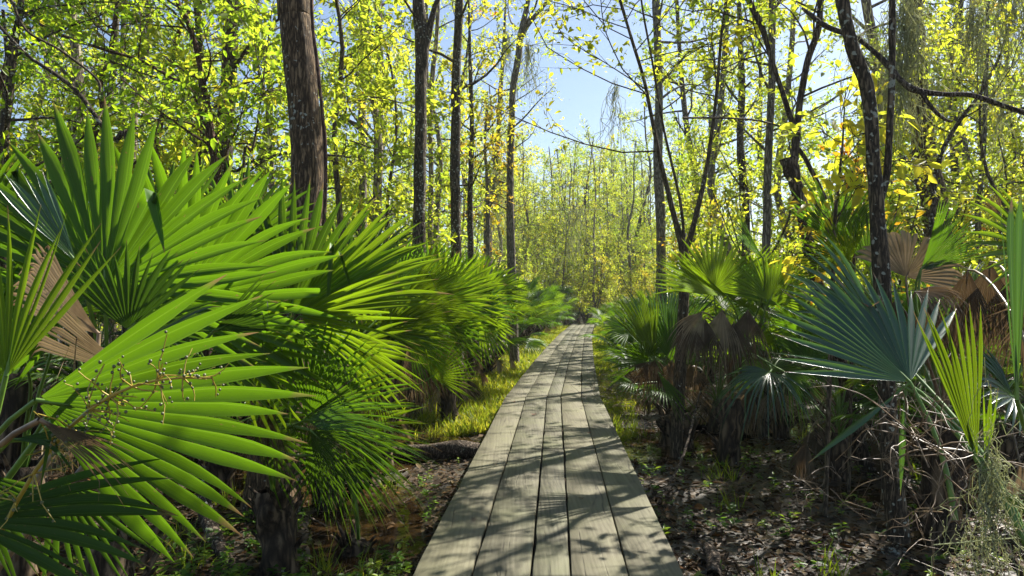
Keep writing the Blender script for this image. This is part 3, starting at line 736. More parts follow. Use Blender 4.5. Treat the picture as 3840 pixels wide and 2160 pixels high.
hero('S', (1013, 397, 2.6), (975, 372, 2.5), n=15, spread=150, join=.5, mat=M_FRB, face=(-.1, -.7, .6), label='small fan frond shining white')
palmetto('T', 1.95, 2.35, 'palmetto cut off by the right edge, tall dark blades upright', .6, .07)
hero('T', (1017, 400, 1.8), (1012, 180, 1.8), n=4, spread=9, join=.75, fold=.9, mat=M_FRB, tipdroop=.0, broken=0, label='tall dark blades at the right edge')
hero('T', (1040, 252, 3.0), (966, 220, 2.9), n=11, spread=105, join=.4, mat=M_FRY, face=(-.1, -.8, .3), tipdroop=.1, label='yellow-green frond with fingers pointing left')
hero('T', (1060, 300, 3.0), (990, 300, 3.0), n=20, spread=90, join=.4, mat=M_DEAD, name='dead_frond', tipdroop=1.2)
for k, (u, v, uu, vv) in enumerate([(968, 270, 960, 345), (990, 262, 985, 350), (1010, 265, 1012, 345), (1000, 215, 985, 190), (1020, 290, 1000, 372)]):
    hero('T', (u, v, 3.6), (uu, vv, 3.6), n=20, spread=60, join=.45, pleat=1.4, fold=.6, mat=M_DEAD, name='dead_frond', tipdroop=.5, broken=.25)
palmetto('U', 2.55, 4.1, 'palmetto behind the forked mossy tree with a hanging skirt of dead brown fans', .75, .10)
hero('U', (921, 269, 4.0), (978, 207, 4.0), n=28, spread=75, join=.5, fold=.55, mat=M_FR, tipdroop=.1, tilt=.4)
hero('U', (921, 269, 4.0), (960, 262, 3.9), n=10, spread=40, join=.3, mat=M_FRB, tipdroop=.4, narrow=.6)
hero('U', (906, 277, 4.1), (930, 224, 4.1), n=26, spread=175, join=.8, mat=M_DEAD2, name='dead_frond', label='dry grey-tan fan spread open', fold=.1)
hero('U', (915, 292, 3.6), (968, 288, 3.4), n=26, spread=120, join=.6, mat=M_DEAD, name='dead_frond', tipdroop=1.5, droop=.8, label='arched dead brown frond', face=(-.2, -.3, 1))
hero('U', (838, 243, 4.8), (836, 165, 4.8), n=30, spread=120, join=.5, mat=M_FR, tipdroop=.08)
hero('U', (870, 268, 4.6), (905, 210, 4.6), n=26, spread=150, join=.4, mat=M_FR, tipdroop=.15)
hero('U', (850, 262, 4.4), (800, 232, 4.3), n=26, spread=120, join=.45, mat=M_FRY, tipdroop=.2)
for k, (u, v, uu, vv) in enumerate([(935, 300, 925, 365), (958, 305, 955, 372), (895, 300, 890, 360), (975, 300, 982, 360)]):
    hero('U', (u, v, 3.9), (uu, vv, 3.9), n=22, spread=62, join=.45, pleat=1.4, fold=.6, mat=M_DEAD, name='dead_frond', tipdroop=.5, broken=.25)
palmetto('V', 1.95, 6.2, 'palmetto right of the walk with tan dead fans drooping under one green folded frond', .6, .09)
hero('V', (727, 296, 5.0), (652, 260, 4.9), n=26, spread=60, join=.5, fold=.6, mat=M_FRY, tipdroop=.1, tilt=-.5)
hero('V', (714, 290, 5.6), (722, 222, 5.6), n=32, spread=200, join=.45, mat=M_FRY, tipdroop=.1, label='sunlit fan frond, upright')
hero('V', (763, 258, 5.0), (727, 214, 5.0), n=24, spread=42, join=.5, fold=.6, mat=M_FRB, tipdroop=.08, tilt=-.6)
hero('V', (770, 300, 5.2), (790, 248, 5.2), n=28, spread=190, join=.45, mat=M_FRY, tipdroop=.15)
hero('V', (770, 372, 4.6), (722, 398, 4.4), n=22, spread=170, join=.3, mat=M_FRB, tipdroop=1.1, droop=.5, face=(0, -.2, 1), label='shaded frond with drooping fingers')
hero('V', (785, 372, 4.6), (822, 415, 4.4), n=22, spread=150, join=.35, mat=M_FR, tipdroop=.7, droop=.4, face=(0, -.2, 1))
for k, (u, v, uu, vv) in enumerate([(702, 312, 680, 345), (705, 318, 700, 372), (734, 322, 732, 378), (722, 310, 716, 372), (748, 310, 745, 360), (690, 322, 688, 366)]):
    hero('V', (u, v, 5.2), (uu, vv, 5.1), n=20, spread=70, join=.45, pleat=1.3, fold=.5, mat=M_DEAD if k % 3 else M_DEAD2, name='dead_frond', tipdroop=.8, broken=.3)
palmetto('W', 1.72, 7.2, 'palmetto closest to the right of the walk, upright fronds, spiky dark base', .42, .16)
hero('W', (655, 358, 6.7), (627, 286, 6.7), n=24, spread=50, join=.5, fold=.6, mat=M_FRY, tipdroop=.05, tilt=.5)
hero('W', (668, 350, 6.9), (652, 270, 7.0), n=32, spread=110, join=.5, mat=M_FRB, tipdroop=.15)
hero('W', (672, 362, 6.8), (700, 310, 6.8), n=28, spread=140, join=.45, mat=M_FR, tipdroop=.2)
hero('W', (658, 372, 6.6), (690, 420, 6.4), n=16, spread=30, join=.4, mat=M_FR, tipdroop=.3)
hero('W', (645, 362, 6.8), (612, 345, 6.6), n=26, spread=150, join=.4, mat=M_FR, tipdroop=.5)
for k, (u, v, uu, vv) in enumerate([(648, 362, 628, 385), (655, 360, 645, 398), (690, 365, 700, 400), (672, 360, 668, 402)]):
    hero('W', (u, v, 6.8), (uu, vv, 6.8), n=18, spread=80, join=.4, pleat=1.2, mat=M_DEAD, name='dead_frond', tipdroop=.8, broken=.3)
palmetto('X', -1.35, 5.0, 'palmetto behind the folded fan, left of the walk, brown dead bundle underneath', .5, .08)
hero('X', (401, 304, 4.2), (482, 268, 4.1), n=28, spread=70, join=.5, fold=.3, mat=M_FRY, tipdroop=.15)
hero('X', (398, 318, 4.4), (478, 318, 4.3), n=26, spread=80, join=.42, fold=.2, mat=M_FRY, tipdroop=.25)
hero('X', (433, 376, 4.8), (470, 340, 4.7), n=26, spread=170, join=.35, mat=M_FRY, tipdroop=.15, label='bright yellow-green fan low beside the walk')
hero('X', (395, 300, 4.5), (420, 232, 4.6), n=30, spread=120, join=.45, mat=M_FR, tipdroop=.2)
hero('X', (380, 330, 4.0), (455, 300, 3.9), n=15, spread=110, join=.4, mat=M_FRY, tipdroop=.2)
hero('X', (440, 300, 5.2), (492, 262, 5.2), n=17, spread=120, join=.4, mat=M_FR, tipdroop=.2)
hero('X', (410, 335, 4.4), (462, 372, 4.3), n=24, spread=120, join=.35, mat=M_FR, tipdroop=.4)
for k, (u, v, uu, vv) in enumerate([(418, 340, 412, 400), (408, 345, 420, 402), (425, 342, 428, 396), (440, 330, 450, 370)]):
    hero('X', (u, v, 5.0), (uu, vv, 5.0), n=20, spread=50, join=.5, pleat=1.4, mat=M_DEAD2 if k % 2 else M_DEAD, name='dead_frond', tipdroop=.5, broken=.3)
palmetto('E', -1.2, 6.3, 'tall palmetto in the left bank, ahead of the fallen log, fans spread wide', .8, .09)
for h_, a_, n_, sp__, mt_ in [((430, 290, 6), (446, 232, 6), 20, 150, M_FR), ((445, 300, 5.9), (503, 262, 5.8), 18, 130, M_FRY), ((440, 315, 5.7), (494, 318, 5.5), 16, 110, M_FRY), ((420, 305, 6.1), (382, 258, 6.1), 18, 150, M_FR), ((450, 330, 5.7), (492, 362, 5.5), 16, 120, M_FR), ((436, 318, 6.3), (470, 268, 6.4), 18, 140, M_FR)]:
    hero('E', h_, a_, n=n_, spread=sp__, join=.42, tipdroop=.25, mat=mt_)
palmetto('G', -.75, 8.5, 'palmetto in the left bank by the start of the grassy edge, fans over the grass', .8, .09)
for h_, a_, n_, sp__, mt_ in [((468, 290, 8.2), (476, 243, 8.2), 20, 160, M_FR), ((476, 298, 8.1), (524, 268, 8), 18, 130, M_FRY), ((479, 310, 8), (524, 312, 7.9), 16, 120, M_FRB), ((464, 300, 8.3), (436, 262, 8.3), 18, 150, M_FR), ((480, 320, 8), (512, 348, 7.8), 16, 120, M_FRY)]:
    hero('G', h_, a_, n=n_, spread=sp__, join=.42, tipdroop=.25, mat=mt_)
palmetto('Z', -2.6, 3.6, 'palmetto in the shade behind the two round fans at the left', .6, .09)
hero('Z', (60, 300, 3.4), (40, 205, 3.4), n=30, spread=190, join=.45, mat=M_FR, tipdroop=.15)
hero('Z', (225, 255, 4.0), (262, 178, 4.0), n=30, spread=170, join=.45, mat=M_FR, tipdroop=.1)
hero('Z', (20, 350, 3.0), (-40, 300, 3.0), n=30, spread=190, join=.45, mat=M_FR, tipdroop=.3)
hero('Z', (130, 370, 3.2), (170, 420, 3.0), n=30, spread=190, join=.4, mat=M_FR, tipdroop=.4)

# ------------------------------------------------------------------ the rest of the palmettos
random.seed(5)
GL = 'palmettos lining the left side of the boardwalk'; GR = 'palmettos lining the right side of the boardwalk'
ANC = [(-200, 'the left edge of the view'), (60, 'the leaning dark sapling'), (105, 'the crooked reddish stem'), (137, 'the pale cream trunk'), (165, 'the pinkish forked stem'), (205, 'the slanted sapling'),
       (228, 'the dark upright trunk'), (266, 'the slim tan stem'), (303, 'the thickest trunk'), (364, 'the grey blurred trunk'), (379, 'the leafy trunk'), (420, 'the forked dark trunk'), (456, 'the white-flecked trunk'),
       (471, 'the slim dark trunk'), (488, 'the orange-leaved tree'), (511, 'the bare-topped trunk'), (545, 'the path edge'), (600, 'the path end'), (640, 'the bend palmetto'), (684, 'the V-shaped tree'), (742, 'the shaggy trunk'),
       (768, 'the light-footed trunk'), (800, 'the broken stump'), (845, 'the yellow-leaved sapling'), (880, 'the forked mossy tree'), (930, 'the vine-covered trunk'), (980, 'the lanky right-edge tree'), (1200, 'the right edge of the view')]


def anchor(X, Y):
    u = 512 + X / Y * FPX
    return min(ANC, key=lambda a: abs(a[0] - u))[1]


USED = {}


def side_of(X, Y):
    u = 512 + X / Y * FPX; a = min(ANC, key=lambda a: abs(a[0] - u)); return ('left of ' if u < a[0] else 'right of ') + a[1]


def unique(opts):
    for l in opts:
        if l not in USED: USED[l] = 1; return l
    return opts[-1]


prnd = random.Random(3)
spots = []
for sd in (-1, 1):
    for off, y0, y1, st_ in ((1.5 if sd < 0 else 1.45, 8.4 if sd < 0 else 9.6, 36, 1.25), (2.35, 5.6 if sd < 0 else 8.0, 37, 1.2), (3.5, 4.6 if sd < 0 else 5.2, 30, 1.45), (5.0, 6, 26, 1.7), (7.0, 8, 24, 2.2)):
        y = y0
        while y < y1:
            X = float(path_x(y)) + sd * (off + prnd.uniform(-.12, .35)); Y = y + prnd.uniform(-.2, .2)
            near = min((X - p[1][0]) ** 2 + (Y - p[1][1]) ** 2 for p in PLANTS.values())
            if near > .4: spots.append((sd, X, Y, off))
            y += st_ * (1 + y * .012)
for (X, Y) in ((1.95, 8.7), (1.85, 10.2), (2.1, 11.6)): spots.append((1, X, Y, 1.3))
for (X, Y) in ((2.7, 5.7), (3.2, 6.7), (2.35, 7.9), (3.45, 5.1), (2.9, 7.4), (4.0, 6.2)): spots.append((1, X, Y, 3.6))
for Y in (37.5, 38.5, 40, 41.5, 43): spots.append((1, float(path_x(Y)) - 1.6 + prnd.uniform(-.8, .8), Y, .5))
SIZE = ['low', 'knee-high', 'waist-high', 'chest-high', 'tall']
for sd, X, Y, off in spots:
    th = prnd.choice([0, 1, 1]) if off < 2 else prnd.choice([1, 2, 1])
    sc = prnd.uniform(.95, 1.5) * (1 if off > 2 else .92) if sd < 0 else prnd.uniform(.72, 1.05)
    if off < 2 and sd > 0: sc *= .9
    nd = prnd.choice([2, 3, 5]) if Y < 14 else prnd.choice([0, 2])
    nf = prnd.choice([8, 10, 12])
    size = SIZE[min(4, int((sc * (1 + [.18, .4, .75][th]) - .6) * 4.2))]
    look = {0: 'all-green', 2: 'brown-flecked', 3: 'part-dead', 5: 'brown-skirted'}[nd]
    side = 'left' if sd < 0 else 'right'; an = anchor(X, Y)
    row = 'edging the walk' if off < 2 else 'second row back' if off < 3 else 'deeper in' if off < 4.5 else 'far back'
    sp_ = {8: 'sparse', 10: 'full', 12: 'bushy'}[nf]
    opts = ['%s %s palmetto %s, %s of walk, below %s' % (size, sp_, row, side, an), '%s %s %s palmetto, %s, below %s' % (size, sp_, look, row, an), '%s %s palmetto, %s, %s, below %s' % (sp_, look, row, 'well along' if Y > 18 else 'nearer', an), '%s %s palmetto, %s, just %s' % (size, look, row, side_of(X, Y))]
    bush(X, Y, unique(opts), GL if sd < 0 else GR, nf=nf, nd=nd, th=th, sc=sc)
for f, st in FP + DP:
    if f.get('free'): bpy.data.objects.remove(st); bpy.data.objects.remove(f)


# ------------------------------------------------------------------ trees
def crown_on(rg, br, lf, pts, rad, z0, z1, nlimb, limbL, ntwig, twigL, nleaf, size, tlo, thi, fine, droopL=.25, elev=(.0, .9), limb_r=.4, side=None, drawtw=True):
    """limbs and twigs into br, leaves into lf"""
    z = pts[:, 2]; o_ = np.argsort(z)
    for k in range(nlimb):
        zz = z0 + (z1 - z0) * ((k + rg.random()) / nlimb)
        p = np.array([np.interp(zz, z[o_], pts[o_, c]) for c in range(3)]); tr = np.interp(zz, z[o_], rad[o_])
        az = rg.uniform(0, 2 * math.pi) if side is None else rg.normal(side, .7); el = rg.uniform(*elev)
        L = limbL * rg.uniform(.55, 1.1) * (1 - .35 * (zz - z0) / max(.1, z1 - z0))
        d = np.array([math.cos(az) * math.cos(el), math.sin(az) * math.cos(el), math.sin(el)])
        q = [p]; dd = d.copy()
        for s in range(6):
            dd = nrm(dd + rg.normal(0, .16, 3) + np.array([0, 0, .05])); q.append(q[-1] + dd * L / 6)
        q = np.array(q); r0 = min(tr * limb_r, L * .014 + .004); rr = np.linspace(r0, .003, 7)
        tube(br, q, rr, 5, sub=1)
        t = rg.uniform(.25, 1.0, ntwig); idx = np.minimum((t * 6).astype(int), 5); f = (t * 6 - idx)[:, None]
        a = q[idx] * (1 - f) + q[idx + 1] * f
        td = nrm(nrm(q[idx + 1] - q[idx]) * .7 + rg.normal(0, .6, (ntwig, 3)) + np.array([0, 0, .08])); tl = twigL * rg.uniform(.5, 1.2, ntwig)
        b_ = a + td * tl[:, None]
        mid = (a + b_) / 2 + rg.normal(0, .05, a.shape) * tl[:, None]
        if drawtw:
            prisms(br, a, mid, np.full(ntwig, .0035), np.full(ntwig, .0025)); prisms(br, mid, b_, np.full(ntwig, .0025), np.full(ntwig, .001))
        n = ntwig * nleaf
        if n and lf is not None:
            ti = np.repeat(np.arange(ntwig), nleaf); tt = rg.uniform(.15, 1.05, n)[:, None]
            lp = np.where(tt < .5, a[ti] + (mid - a)[ti] * tt * 2, mid[ti] + (b_ - mid)[ti] * (tt * 2 - 1)) + rg.normal(0, .035, (n, 3))
            ld = nrm(td[ti] * .7 + rg.normal(0, .5, (n, 3)) + np.array([0, 0, -droopL])); nn = rg.normal(0, .35, (n, 3)) + rg.normal(0, .35, (ntwig, 3))[ti] + np.array([0, 0, 1.0])
            sz = size * rg.uniform(.45, 1.25, n) * rg.uniform(.75, 1.25, ntwig)[ti]; tn = rg.uniform(tlo, thi) * .35 + rg.uniform(tlo, thi, ntwig)[ti] * .3 + rg.uniform(tlo, thi, n) * .35
            leaves(lf, lp, ld, nn, sz, sz * .52, np.clip(tn, 0, 1), fine)


def tree(name, label, pts, Y, bark, leafm, crown=None, base=None, ztop=None, cat='tree', forks=(), seed=1, sides=14, group=None, rough=.12, flare=1.25, rscale=1.0):
    """pts: (u, v, width in px) from the top of the picture down, at depth Y"""
    W3 = [P(u, v, Y) for u, v, w in pts]; R3 = [w / FPX * Y / 2 * rscale for u, v, w in pts]
    if base is not None: W3.append(np.array(base, float)); R3.append(R3[-1] * flare)
    else:
        z = W3[-1]; W3.append(np.array([z[0] + random.uniform(-.1, .1), z[1], 0])); R3.append(R3[-1] * flare)
    W3[-1][2] = float(gz(W3[-1][0], W3[-1][1])) - .06
    W3 = W3[::-1]; R3 = R3[::-1]
    if ztop:
        d = nrm(W3[-1] - W3[-2]); d = nrm(d + np.array([0, 0, .6])); r = R3[-1]; L = max(0, ztop - W3[-1][2])
        if L > .1:
            W3 += [W3[-1] + d * L * .5, W3[-1] + d * L]; R3 += [r * .7, r * .3]
    pts3 = np.array(W3); rad = np.array(R3); b = pts3[0].copy(); b[2] += .06
    o = empty(name, b, label, cat, group)
    t = MB(); tube(t, pts3 - b, rad, sides, rough=rough, sub=6)
    allp = [(pts3, rad)]
    for fk in forks:
        q = np.array([P(u, v, Y) for u, v, w in fk]); rr = np.array([w / FPX * Y / 2 for u, v, w in fk])
        if q[0][2] > q[-1][2]: q = q[::-1]; rr = rr[::-1]
        if ztop and q[-1][2] > 4.0:
            q = np.vstack([q, q[-1] + (q[-1] - q[-2]) * .8 + [0, 0, .6]]); rr = np.append(rr, rr[-1] * .4)
        tube(t, q - b, rr, max(6, sides - 4), rough=rough, sub=5); allp.append((q, rr))
    t.build('trunk', bark, o, smooth=True)
    if crown:
        rg = np.random.default_rng(seed); br = MB(); lf = MB()
        for ci, cr in enumerate(crown if isinstance(crown, list) else [crown]):
            q, rr = allp[cr.get('on', 0)]; kw = {k: v for k, v in cr.items() if k != 'on'}
            crown_on(rg, br, lf, q - b, rr, **kw)
        br.build('branches', bark if bark is not M_BARK else M_BARKN, o, smooth=True)
        if lf.n: lf.build('crown', leafm, o)
    return o


def C(z0, z1, nlimb, limbL, ntwig, nleaf, size=.064, tlo=.2, thi=.9, fine=True, **k):
    d = dict(z0=z0, z1=z1, nlimb=nlimb, limbL=limbL, ntwig=ntwig, twigL=k.pop('twigL', .45), nleaf=max(1, round(nleaf * .85)), size=size, tlo=tlo, thi=thi, fine=fine); d.update(k); return d

#@@TREES
tree('tree', 'thickest trunk on the left, ridged brown bark dotted with pale lichen',
     [(293, -20, 32), (295, 20, 31), (300, 70, 31), (305, 120, 31), (308, 160, 32), (306, 200, 33), (296, 290, 38), (282, 400, 46), (274, 480, 52)], 4.8, M_BARK, M_YEL,
     C(4.0, 7.5, 5, 1.6, 8, 8, tlo=.3), base=(-1.68, 4.8, 0), ztop=8.5, seed=11, sides=28, rough=.05)
tree('tree', 'dark upright trunk just left of the thickest one, behind the round fans',
     [(232, -20, 15), (231, 20, 15), (228, 90, 15), (225, 130, 16), (224, 165, 17), (222, 185, 17)], 8.0, M_BARKD, M_GRN, C(2.8, 8.5, 15, 2.0, 10, 16, tlo=.25, thi=.9), ztop=9, seed=12)
tree('tree', 'dark slanted sapling left of the dark upright trunk, meeting an arched stem at its foot',
     [(174, -15, 4), (177, 0, 5), (191, 30, 5), (201, 70, 5.5), (208, 109, 6), (212, 139, 7), (214, 169, 8)], 6.2, M_BARKR, M_GRN,
     [C(2.2, 5.0, 8, 1.4, 9, 12, tlo=.3, thi=.95, size=.065), C(2.6, 4.2, 7, .9, 7, 11, on=1, tlo=.3, thi=.95, size=.065)], ztop=6.5, seed=13, sides=8,
     forks=[[(-10, -22, 2.5), (12, 2, 3), (50, 30, 3), (99, 48, 3), (139, 60, 3.5), (169, 76, 4), (191, 91, 4.5), (201, 111, 5), (210, 145, 5)], [(213, 160, 4), (205, 130, 3), (198, 122, 2)]])
tree('tree', 'thin crooked reddish stem at the upper left with a kink halfway up',
     [(119, -15, 3.5), (117, 4, 4), (111, 50, 4.5), (108, 64, 5), (101, 80, 5), (102, 103, 5), (103, 117, 5), (96, 131, 5.5), (94, 160, 6)], 6.8, M_BARKR, M_GRN,
     C(2.4, 5.6, 11, 1.4, 9, 13, tlo=.25, thi=.95, size=.065), ztop=6.8, seed=14, sides=8)
tree('tree', 'pale cream trunk lit white on its side, upper left behind the crooked stem',
     [(148, 20, 6), (147, 46, 6), (137, 66, 7), (136, 90, 7), (135, 109, 7.5), (133, 140, 8)], 12, M_BARKP, M_GRN, C(4, 8.6, 8, 2.0, 8, 10, tlo=.2, thi=.9), ztop=9, seed=15)
tree('tree', 'thin pinkish stem forking low, between the pale cream trunk and the slanted sapling',
     [(188, -10, 3.5), (184, 16, 4), (175, 46, 4.5), (169, 89, 5), (161, 123, 5.5), (157, 163, 6)], 9.5, M_BARKR, M_YEL,
     C(3, 7.5, 12, 1.5, 8, 14, tlo=.25, thi=.9), ztop=8, seed=16, sides=8, forks=[[(163, 115, 4), (176, 100, 3), (190, 92, 2.5)]])
tree('tree', 'slim tan stem between the dark upright trunk and the thickest one',
     [(250, 20, 2.5), (256, 60, 3), (266, 99, 3.5), (270, 139, 4), (272, 175, 5)], 9.5, M_BARKP, M_YEL, C(2.8, 6.2, 14, 1.5, 9, 15, tlo=.35, thi=.95), ztop=7.5, seed=17, sides=8)
tree('tree', 'dark stem at the left edge smothered in deep green leaves',
     [(22, -20, 5), (20, 10, 6), (14, 50, 7), (9, 90, 8), (4, 135, 9), (3, 170, 10)], 5.6, M_BARKD, M_GRN, C(1.9, 5.2, 17, 1.5, 9, 15, tlo=.15, thi=.8, size=.065), ztop=6.5, seed=18,
     forks=[[(3, 150, 5), (8, 80, 4), (3, 10, 3)]])
tree('tree', 'leafy dark sapling leaning right, second from the left edge',
     [(-6, 20, 3), (26, 54, 3.5), (55, 74, 4), (80, 95, 4.5), (112, 140, 5), (128, 160, 6)], 5.2, M_BARKD, M_GRN, C(2.4, 4.0, 10, 1.1, 8, 13, tlo=.2, thi=.85, size=.065), seed=19, sides=8)
tree('tree', 'shrubby sapling with broad leaves above the bent branch, left of the thickest trunk',
     [(258, 120, 2), (252, 150, 2.5), (243, 175, 3)], 6.2, M_BARKN, M_YEL, C(1.7, 4.2, 14, .9, 8, 14, size=.09, tlo=.3, thi=.85), ztop=4.2, seed=20, sides=7,
     forks=[[(345, 156, 2), (320, 155, 2.5), (288, 153, 3), (265, 160, 3), (245, 174, 3.5)]])
tree('tree', 'grey blurred trunk wrapped in leaves, right of the thickest trunk',
     [(366, -15, 10), (365, 10, 10), (364, 40, 9), (362, 70, 8), (362, 140, 8)], 15, M_BARKG, M_YEL, C(4, 11.5, 18, 2.6, 9, 16, tlo=.3, thi=.85, size=.09), ztop=13, seed=21)
tree('tree', 'leafy trunk close to the grey one, second right of the thickest trunk',
     [(378, -15, 8), (379, 40, 8), (380, 80, 9), (379, 127, 9), (378, 180, 9)], 14, M_BARKD, M_YEL, C(3, 11, 20, 2.4, 9, 16, tlo=.35, thi=.9, size=.085), ztop=12, seed=22)
tree('tree', 'tall dark trunk forked at the top edge, speckled with lichen, left of the centre',
     [(417, -20, 10), (419, 10, 13), (422, 50, 13), (421, 80, 12), (420, 159, 12), (419, 219, 12), (419, 240, 13)], 8.6, M_BARKD, M_YEL,
     C(4.8, 8.5, 9, 2.0, 9, 10, tlo=.3, thi=.9), ztop=9, seed=23, sides=18, forks=[[(441, -15, 4), (434, 10, 6), (428, 35, 8), (423, 60, 9)]])
tree('tree', 'thin whitish stem close behind the tall forked dark trunk',
     [(438, 10, 4), (436, 45, 4.5), (433, 70, 5), (430, 119, 5), (431, 180, 5)], 13, M_BARKP, M_YEL, C(4, 8.5, 8, 1.8, 8, 12, tlo=.35, thi=.9), ztop=10, seed=24, sides=8)
tree('tree', 'straight dark trunk flecked with white, next right of the forked dark one',
     [(460, -20, 7), (459, 10, 8), (456, 80, 9), (456, 119, 10), (455, 179, 10), (456, 230, 10)], 10, M_BARKD, M_YEL, C(4.5, 10.5, 13, 2.2, 9, 14, tlo=.35, thi=.95), ztop=11, seed=25, sides=16)
tree('tree', 'slim dark trunk hung with leaves, third of the dark row left of the centre',
     [(470, 60, 3.5), (471, 89, 4.5), (472, 139, 5), (470, 199, 5.5), (471, 249, 6)], 12, M_BARKD, M_YEL, C(3, 7.0, 18, 1.6, 9, 18, tlo=.4, thi=.95, size=.08), ztop=7.5, seed=26, sides=10)
tree('tree', 'orange-leaved small tree between the slim dark trunk and the bare-topped one',
     [(487, 110, 2.5), (485, 150, 3), (488, 200, 4)], 15, M_BARKG, M_ORG, C(2.4, 5.4, 12, 1.3, 8, 14, tlo=.1, thi=.8, size=.09), ztop=5.5, seed=27, sides=7)
tree('tree', 'grey leaning trunk swelling toward its foot, behind the orange-leaved tree',
     [(503, 60, 4), (500, 99, 4.5), (498, 139, 5), (494, 179, 6), (488, 212, 9)], 19, M_BARKG, M_YEL, C(6, 9, 7, 2.0, 7, 5, tlo=.3, thi=.9), ztop=10, seed=28)
tree('tree', 'tall trunk with bare forked top beside the sky gap, left of it',
     [(530, -10, 4), (525, 15, 6), (520, 40, 7), (518, 60, 7), (513, 89, 7), (511, 139, 7), (510, 179, 7), (511, 249, 8)], 15, M_BARKG, M_YEL,
     [C(3.4, 7.5, 12, 1.6, 8, 14, tlo=.45, thi=.98), C(7, 10.5, 8, 2.6, 10, 2, tlo=.4, thi=.9)], ztop=11, seed=29, forks=[[(552, -8, 3), (540, 10, 4), (527, 26, 5), (520, 42, 5)]])
tree('tree', 'V-shaped twin-stemmed tree rising from the palmettos, first on the right of the walk',
     [(616, -15, 2.5), (620, 0, 3), (632, 40, 3), (644, 80, 3.5), (652, 119, 4), (660, 159, 4.5), (668, 191, 5), (676, 223, 6), (684, 254, 9), (684, 290, 10)], 6.6, M_BARKN, M_YEL,
     [C(2.9, 5.4, 8, 2.5, 11, 11, tlo=.35, thi=.95, side=math.pi, elev=(0, .4)), C(3.2, 5.6, 11, 1.7, 10, 13, tlo=.45, thi=.97, size=.075), C(3.0, 5.6, 9, 1.5, 9, 13, on=1, tlo=.4, thi=.95)], ztop=7.5, seed=30, sides=10,
     forks=[[(727, -12, 3), (721, 40, 3), (716, 99, 3.5), (708, 159, 4), (700, 199, 5), (690, 238, 6), (685, 252, 6)], [(640, -10, 2), (652, 60, 2.2), (664, 130, 2.6), (680, 200, 3), (684, 240, 3)]])
tree('tree', 'pale grey trunk straight behind the V-shaped tree',
     [(656, -15, 8), (657, 30, 8), (659, 99, 8), (658, 159, 9), (660, 200, 10), (661, 240, 10)], 15, M_BARKG, M_YEL, C(5.5, 12, 15, 2.6, 9, 14, tlo=.35, thi=.95, size=.085), ztop=13, seed=31)
tree('tree', 'shaggy leaf-clad trunk between the V-shaped tree and the light-footed trunk',
     [(740, 40, 5), (742, 89, 7), (740, 139, 7), (743, 180, 8), (746, 220, 8)], 12, M_BARKD, M_YEL, C(3.4, 9, 18, 1.8, 9, 16, tlo=.35, thi=.9), ztop=10, seed=32)
tree('tree', 'slim upright trunk with pale lichened foot, second forest trunk right of the V-shaped tree',
     [(773, -15, 7), (772, 30, 7), (772, 80, 7), (770, 119, 7), (768, 169, 7.5), (767, 219, 8), (766, 260, 8), (764, 330, 9)], 7.6, M_BARKG, M_YEL, C(3.0, 7.2, 12, 1.6, 9, 12, tlo=.35, thi=.92), ztop=8, seed=33)
tree('tree', 'broken leaning stump with a jagged hollow top and a living stem rising behind it',
     [(788, 158, 17), (790, 166, 17), (794, 179, 14), (800, 199, 12.5), (806, 229, 12), (812, 262, 12), (828, 320, 12), (845, 381, 13), (853, 417, 13.5), (862, 457, 15)], 5.9, M_DEADW, M_YEL,
     [C(3.2, 4.9, 8, 1.2, 8, 7, on=1, tlo=.4, thi=.95, size=.08), C(3.0, 4.6, 6, 1.1, 8, 7, on=2, tlo=.35, thi=.95, size=.08)], seed=34, sides=18, rough=.2, ztop=None,
     forks=[[(838, -150, 4), (828, -70, 5), (822, -8, 6), (818, 30, 6.5), (808, 60, 6), (802, 89, 6), (798, 119, 7), (796, 139, 7.5), (794, 162, 8)], [(706, -160, 4), (726, -80, 5), (746, -8, 6), (762, 28, 6), (772, 60, 4.5), (786, 103, 5), (794, 127, 6), (797, 136, 6)], [(826, 200, 4), (806, 160, 4), (798, 148, 4)]])
tree('tree', 'forked dark tree with moss-green edges behind the big blue-green fan',
     [(840, -20, 12), (842, 0, 12.5), (848, 30, 12.5), (854, 52, 12.5), (866, 85, 13), (871, 119, 13), (873, 159, 12.5), (876, 189, 14), (878, 229, 15), (881, 268, 16), (885, 340, 17), (887, 391, 17), (892, 480, 19), (898, 548, 23)], 3.95, M_BARKD, M_YEL,
     [C(3.3, 4.6, 3, .8, 5, 4, tlo=.4, thi=.9, size=.07), C(3.0, 4.6, 3, .8, 5, 4, on=1, tlo=.4, thi=.9, size=.07)], ztop=4.6, seed=35, sides=20, rough=.1,
     forks=[[(893, -20, 6), (892, 20, 6.5), (892, 80, 6.5), (890, 119, 6.5), (888, 159, 7), (886, 179, 7), (880, 202, 7)]])
tree('tree', 'thick vine-covered trunk at the right, behind the forked dark tree',
     [(915, 30, 16), (917, 60, 17), (919, 100, 19), (924, 150, 22), (932, 190, 23), (936, 220, 24), (940, 270, 26)], 8.5, M_BARK, M_YEL, C(4.3, 7.5, 9, 1.2, 8, 10, tlo=.35, thi=.9), ztop=8, seed=36, sides=18)
tree('tree', 'thin dark sapling curving up to the right in front of the thick vine-covered trunk',
     [(998, 60, 2.5), (979, 95, 3), (961, 119, 4), (943, 149, 4.5), (935, 179, 5), (933, 212, 5), (932, 240, 5)], 6.6, M_BARKD, M_YEL, C(2.4, 4.4, 11, 1.3, 9, 10, tlo=.35, thi=.9), ztop=4.4, seed=37, sides=8)
